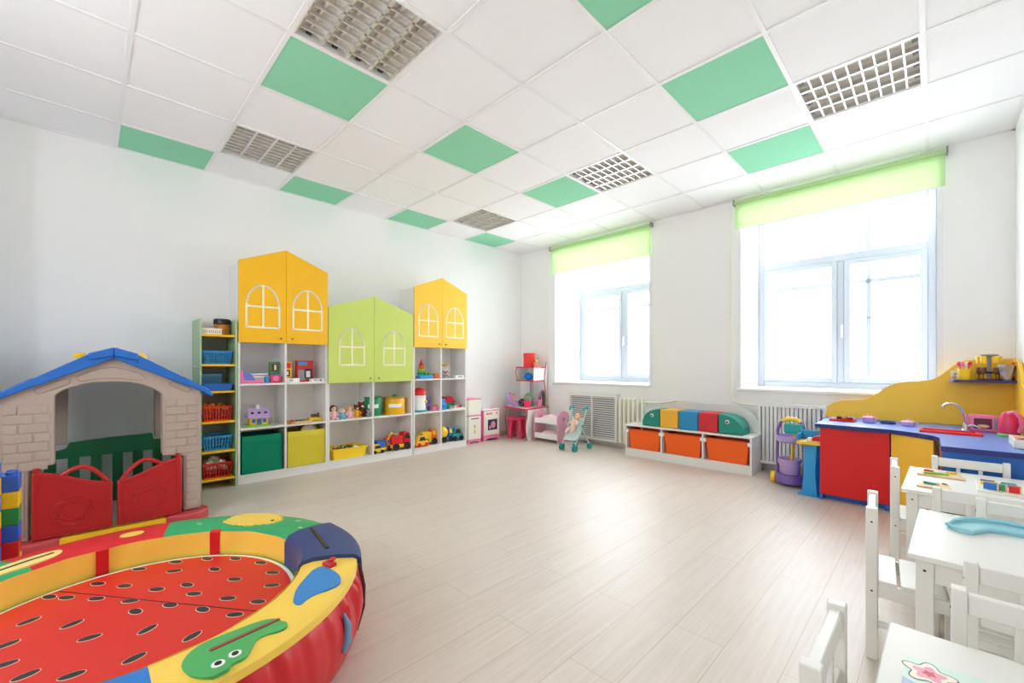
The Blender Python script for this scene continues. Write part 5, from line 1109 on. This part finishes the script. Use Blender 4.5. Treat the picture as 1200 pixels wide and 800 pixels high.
# appliques on the rim
def L2(p): return [(a-CX,b-CY) for a,b in p]
ZR = .3062
def smoothp(p, it=2):
    for _ in range(it):
        q = []
        for i in range(len(p)):
            a, b = p[i], p[(i+1)%len(p)]; q += [(a[0]*.75+b[0]*.25,a[1]*.75+b[1]*.25),(a[0]*.25+b[0]*.75,a[1]*.25+b[1]*.75)]
        p = q
    return p
def clampr(p, lo=RI+.012, hi=RO-.012):
    o = []
    for x, y in p:
        r = math.hypot(x,y); s = min(max(r,lo),hi)/r; o.append((x*s,y*s))
    return o
def zr_at(): return None
def applique(name, pts, m, z0=ZR-.008, z1=ZR+.002, **k): return mesh(name, G().prism(clampr(smoothp(L2(pts))),'z',z0,z1), m, t, smooth=False, **k)
fr = applique('snake_applique',[(-1.345,.167),(-1.381,.176),(-1.416,.202),(-1.43,.244),(-1.43,.308),(-1.43,.366),(-1.412,.404),(-1.383,.41),(-1.367,.422),(-1.34,.415),(-1.335,.386),(-1.345,.358),(-1.338,.332),(-1.303,.312),(-1.276,.293),(-1.278,.263),(-1.255,.25),(-1.255,.215),(-1.29,.18)],leather('frog_green',(74,170,92)),label='green snake shaped patch with two eyes')
for (x,y) in ((-1.31,.277),(-1.297,.237)):
    mesh('eye', G().mat(0).cyl((x-CX,y-CY,ZR),(x-CX,y-CY,ZR+.004),.015,n=20).mat(1).cyl((x-CX,y-CY,ZR+.004),(x-CX,y-CY,ZR+.006),.008,n=14), [WHT,BLACK], fr)
mesh('zipper', G().strip(L2([(-1.373,.235),(-1.396,.406)]),.011,'z',ZR+.001,ZR+.0045), plastic('zip_red',(150,60,60)), fr, smooth=False)
applique('pond_applique',[(-1.48,.474),(-1.547,.505),(-1.61,.56),(-1.65,.60),(-1.655,.635),(-1.586,.65),(-1.524,.65),(-1.478,.63),(-1.465,.584),(-1.465,.54),(-1.45,.504),(-1.43,.48),(-1.454,.468)],leather('patch_blue',(44,130,200)),label='blue drop shaped patch')
mesh('buckle', G().obox((-1.64-CX,.655-CY,ZR+.006),(.05,.03,.014),(0,0,.3)).obox((-1.65-CX,.67-CY,ZR+.016),(.02,.024,.012),(0,0,.6)), plastic('buckle_red',(190,24,40)), t, bev=.004)
hp = L2([(-2.46,.471),(-2.51,.526),(-2.51,.575),(-2.451,.66),(-2.365,.687),(-2.293,.671),(-2.279,.623),(-2.329,.54),(-2.399,.491)]); spk = []
for i in range(len(hp)):
    a, b = hp[i], hp[(i+1)%len(hp)]
    for q in (0,.33,.66):
        x, y = a[0]*(1-q)+b[0]*q, a[1]*(1-q)+b[1]*q; spk.append((x,y)); u = q+.165; x, y = a[0]*(1-u)+b[0]*u, a[1]*(1-u)+b[1]*u; c = (-.44,.42); spk.append((x+(x-c[0])*.14,y+(y-c[1])*.14))
hd = mesh('hedgehog_applique', G().prism(clampr(spk),'z',ZR-.008,ZR+.002), leather('patch_yellow',(236,200,84)), t, smooth=False, label='yellow spiky patch')
mesh('eye', G().cyl((-2.31-CX,.645-CY,ZR),(-2.31-CX,.645-CY,ZR+.004),.008,n=12), BLACK, hd)
applique('oval_applique',[(-2.60,.11),(-2.56,.10),(-2.54,.14),(-2.55,.18),(-2.59,.19),(-2.61,.15)],leather('patch_yellow',(0,0,0)),label='yellow oval patch')
rzp = lambda a, r: (CX+r*math.cos(math.radians(a)), CY+r*math.sin(math.radians(a)))
lf = applique('leaf_applique',[rzp(197,.64),rzp(198,.57),rzp(207,.55),rzp(218,.56),rzp(230,.58),rzp(230,.62),rzp(218,.63),rzp(207,.645)],leather('patch_cream',(244,216,130)),label='pale yellow leaf patch with dark zipper')
mesh('zipper', G().strip(L2([rzp(200,.605),rzp(208,.60),rzp(218,.598),rzp(227,.60)]),.009,'z',ZR+.001,ZR+.0045), leather('zip_dark',(50,60,50)), lf, smooth=False)
g = G()
for x, y, r in ((-2.505,.384,.3),(-2.211,.732,.5),(-2.113,.71,.1)): g.obox((x-CX,y-CY,ZR+.0015),(.03,.014,.004),(0,0,r))
mesh('fabric_tag', g, leather('tag_green',(120,200,140)), t, smooth=False)
def rz_(a, r, z): a = math.radians(a); return (r*math.cos(a), r*math.sin(a), z)
mesh('zipper', G().strip([rz_(95,.62,0)[:2],rz_(71,.62,0)[:2]],.014,'z',.3205,.3255), BLACK, t, smooth=False)
mesh('side_strap', G().tube([rz_(62,.742,.28),rz_(61,.760,.2),rz_(61,.758,.12),rz_(61,.732,.03)],.007,8), leather('strap_dark',(70,20,30)), t)
mesh('drop_applique', G().tube([rz_(42,.750,.235),rz_(43,.758,.19),rz_(42,.760,.14),rz_(41,.756,.11)],[.004,.012,.017,.006],10), leather('drop_blue',(110,150,190)), t, label='pale blue teardrop patch on the red side')
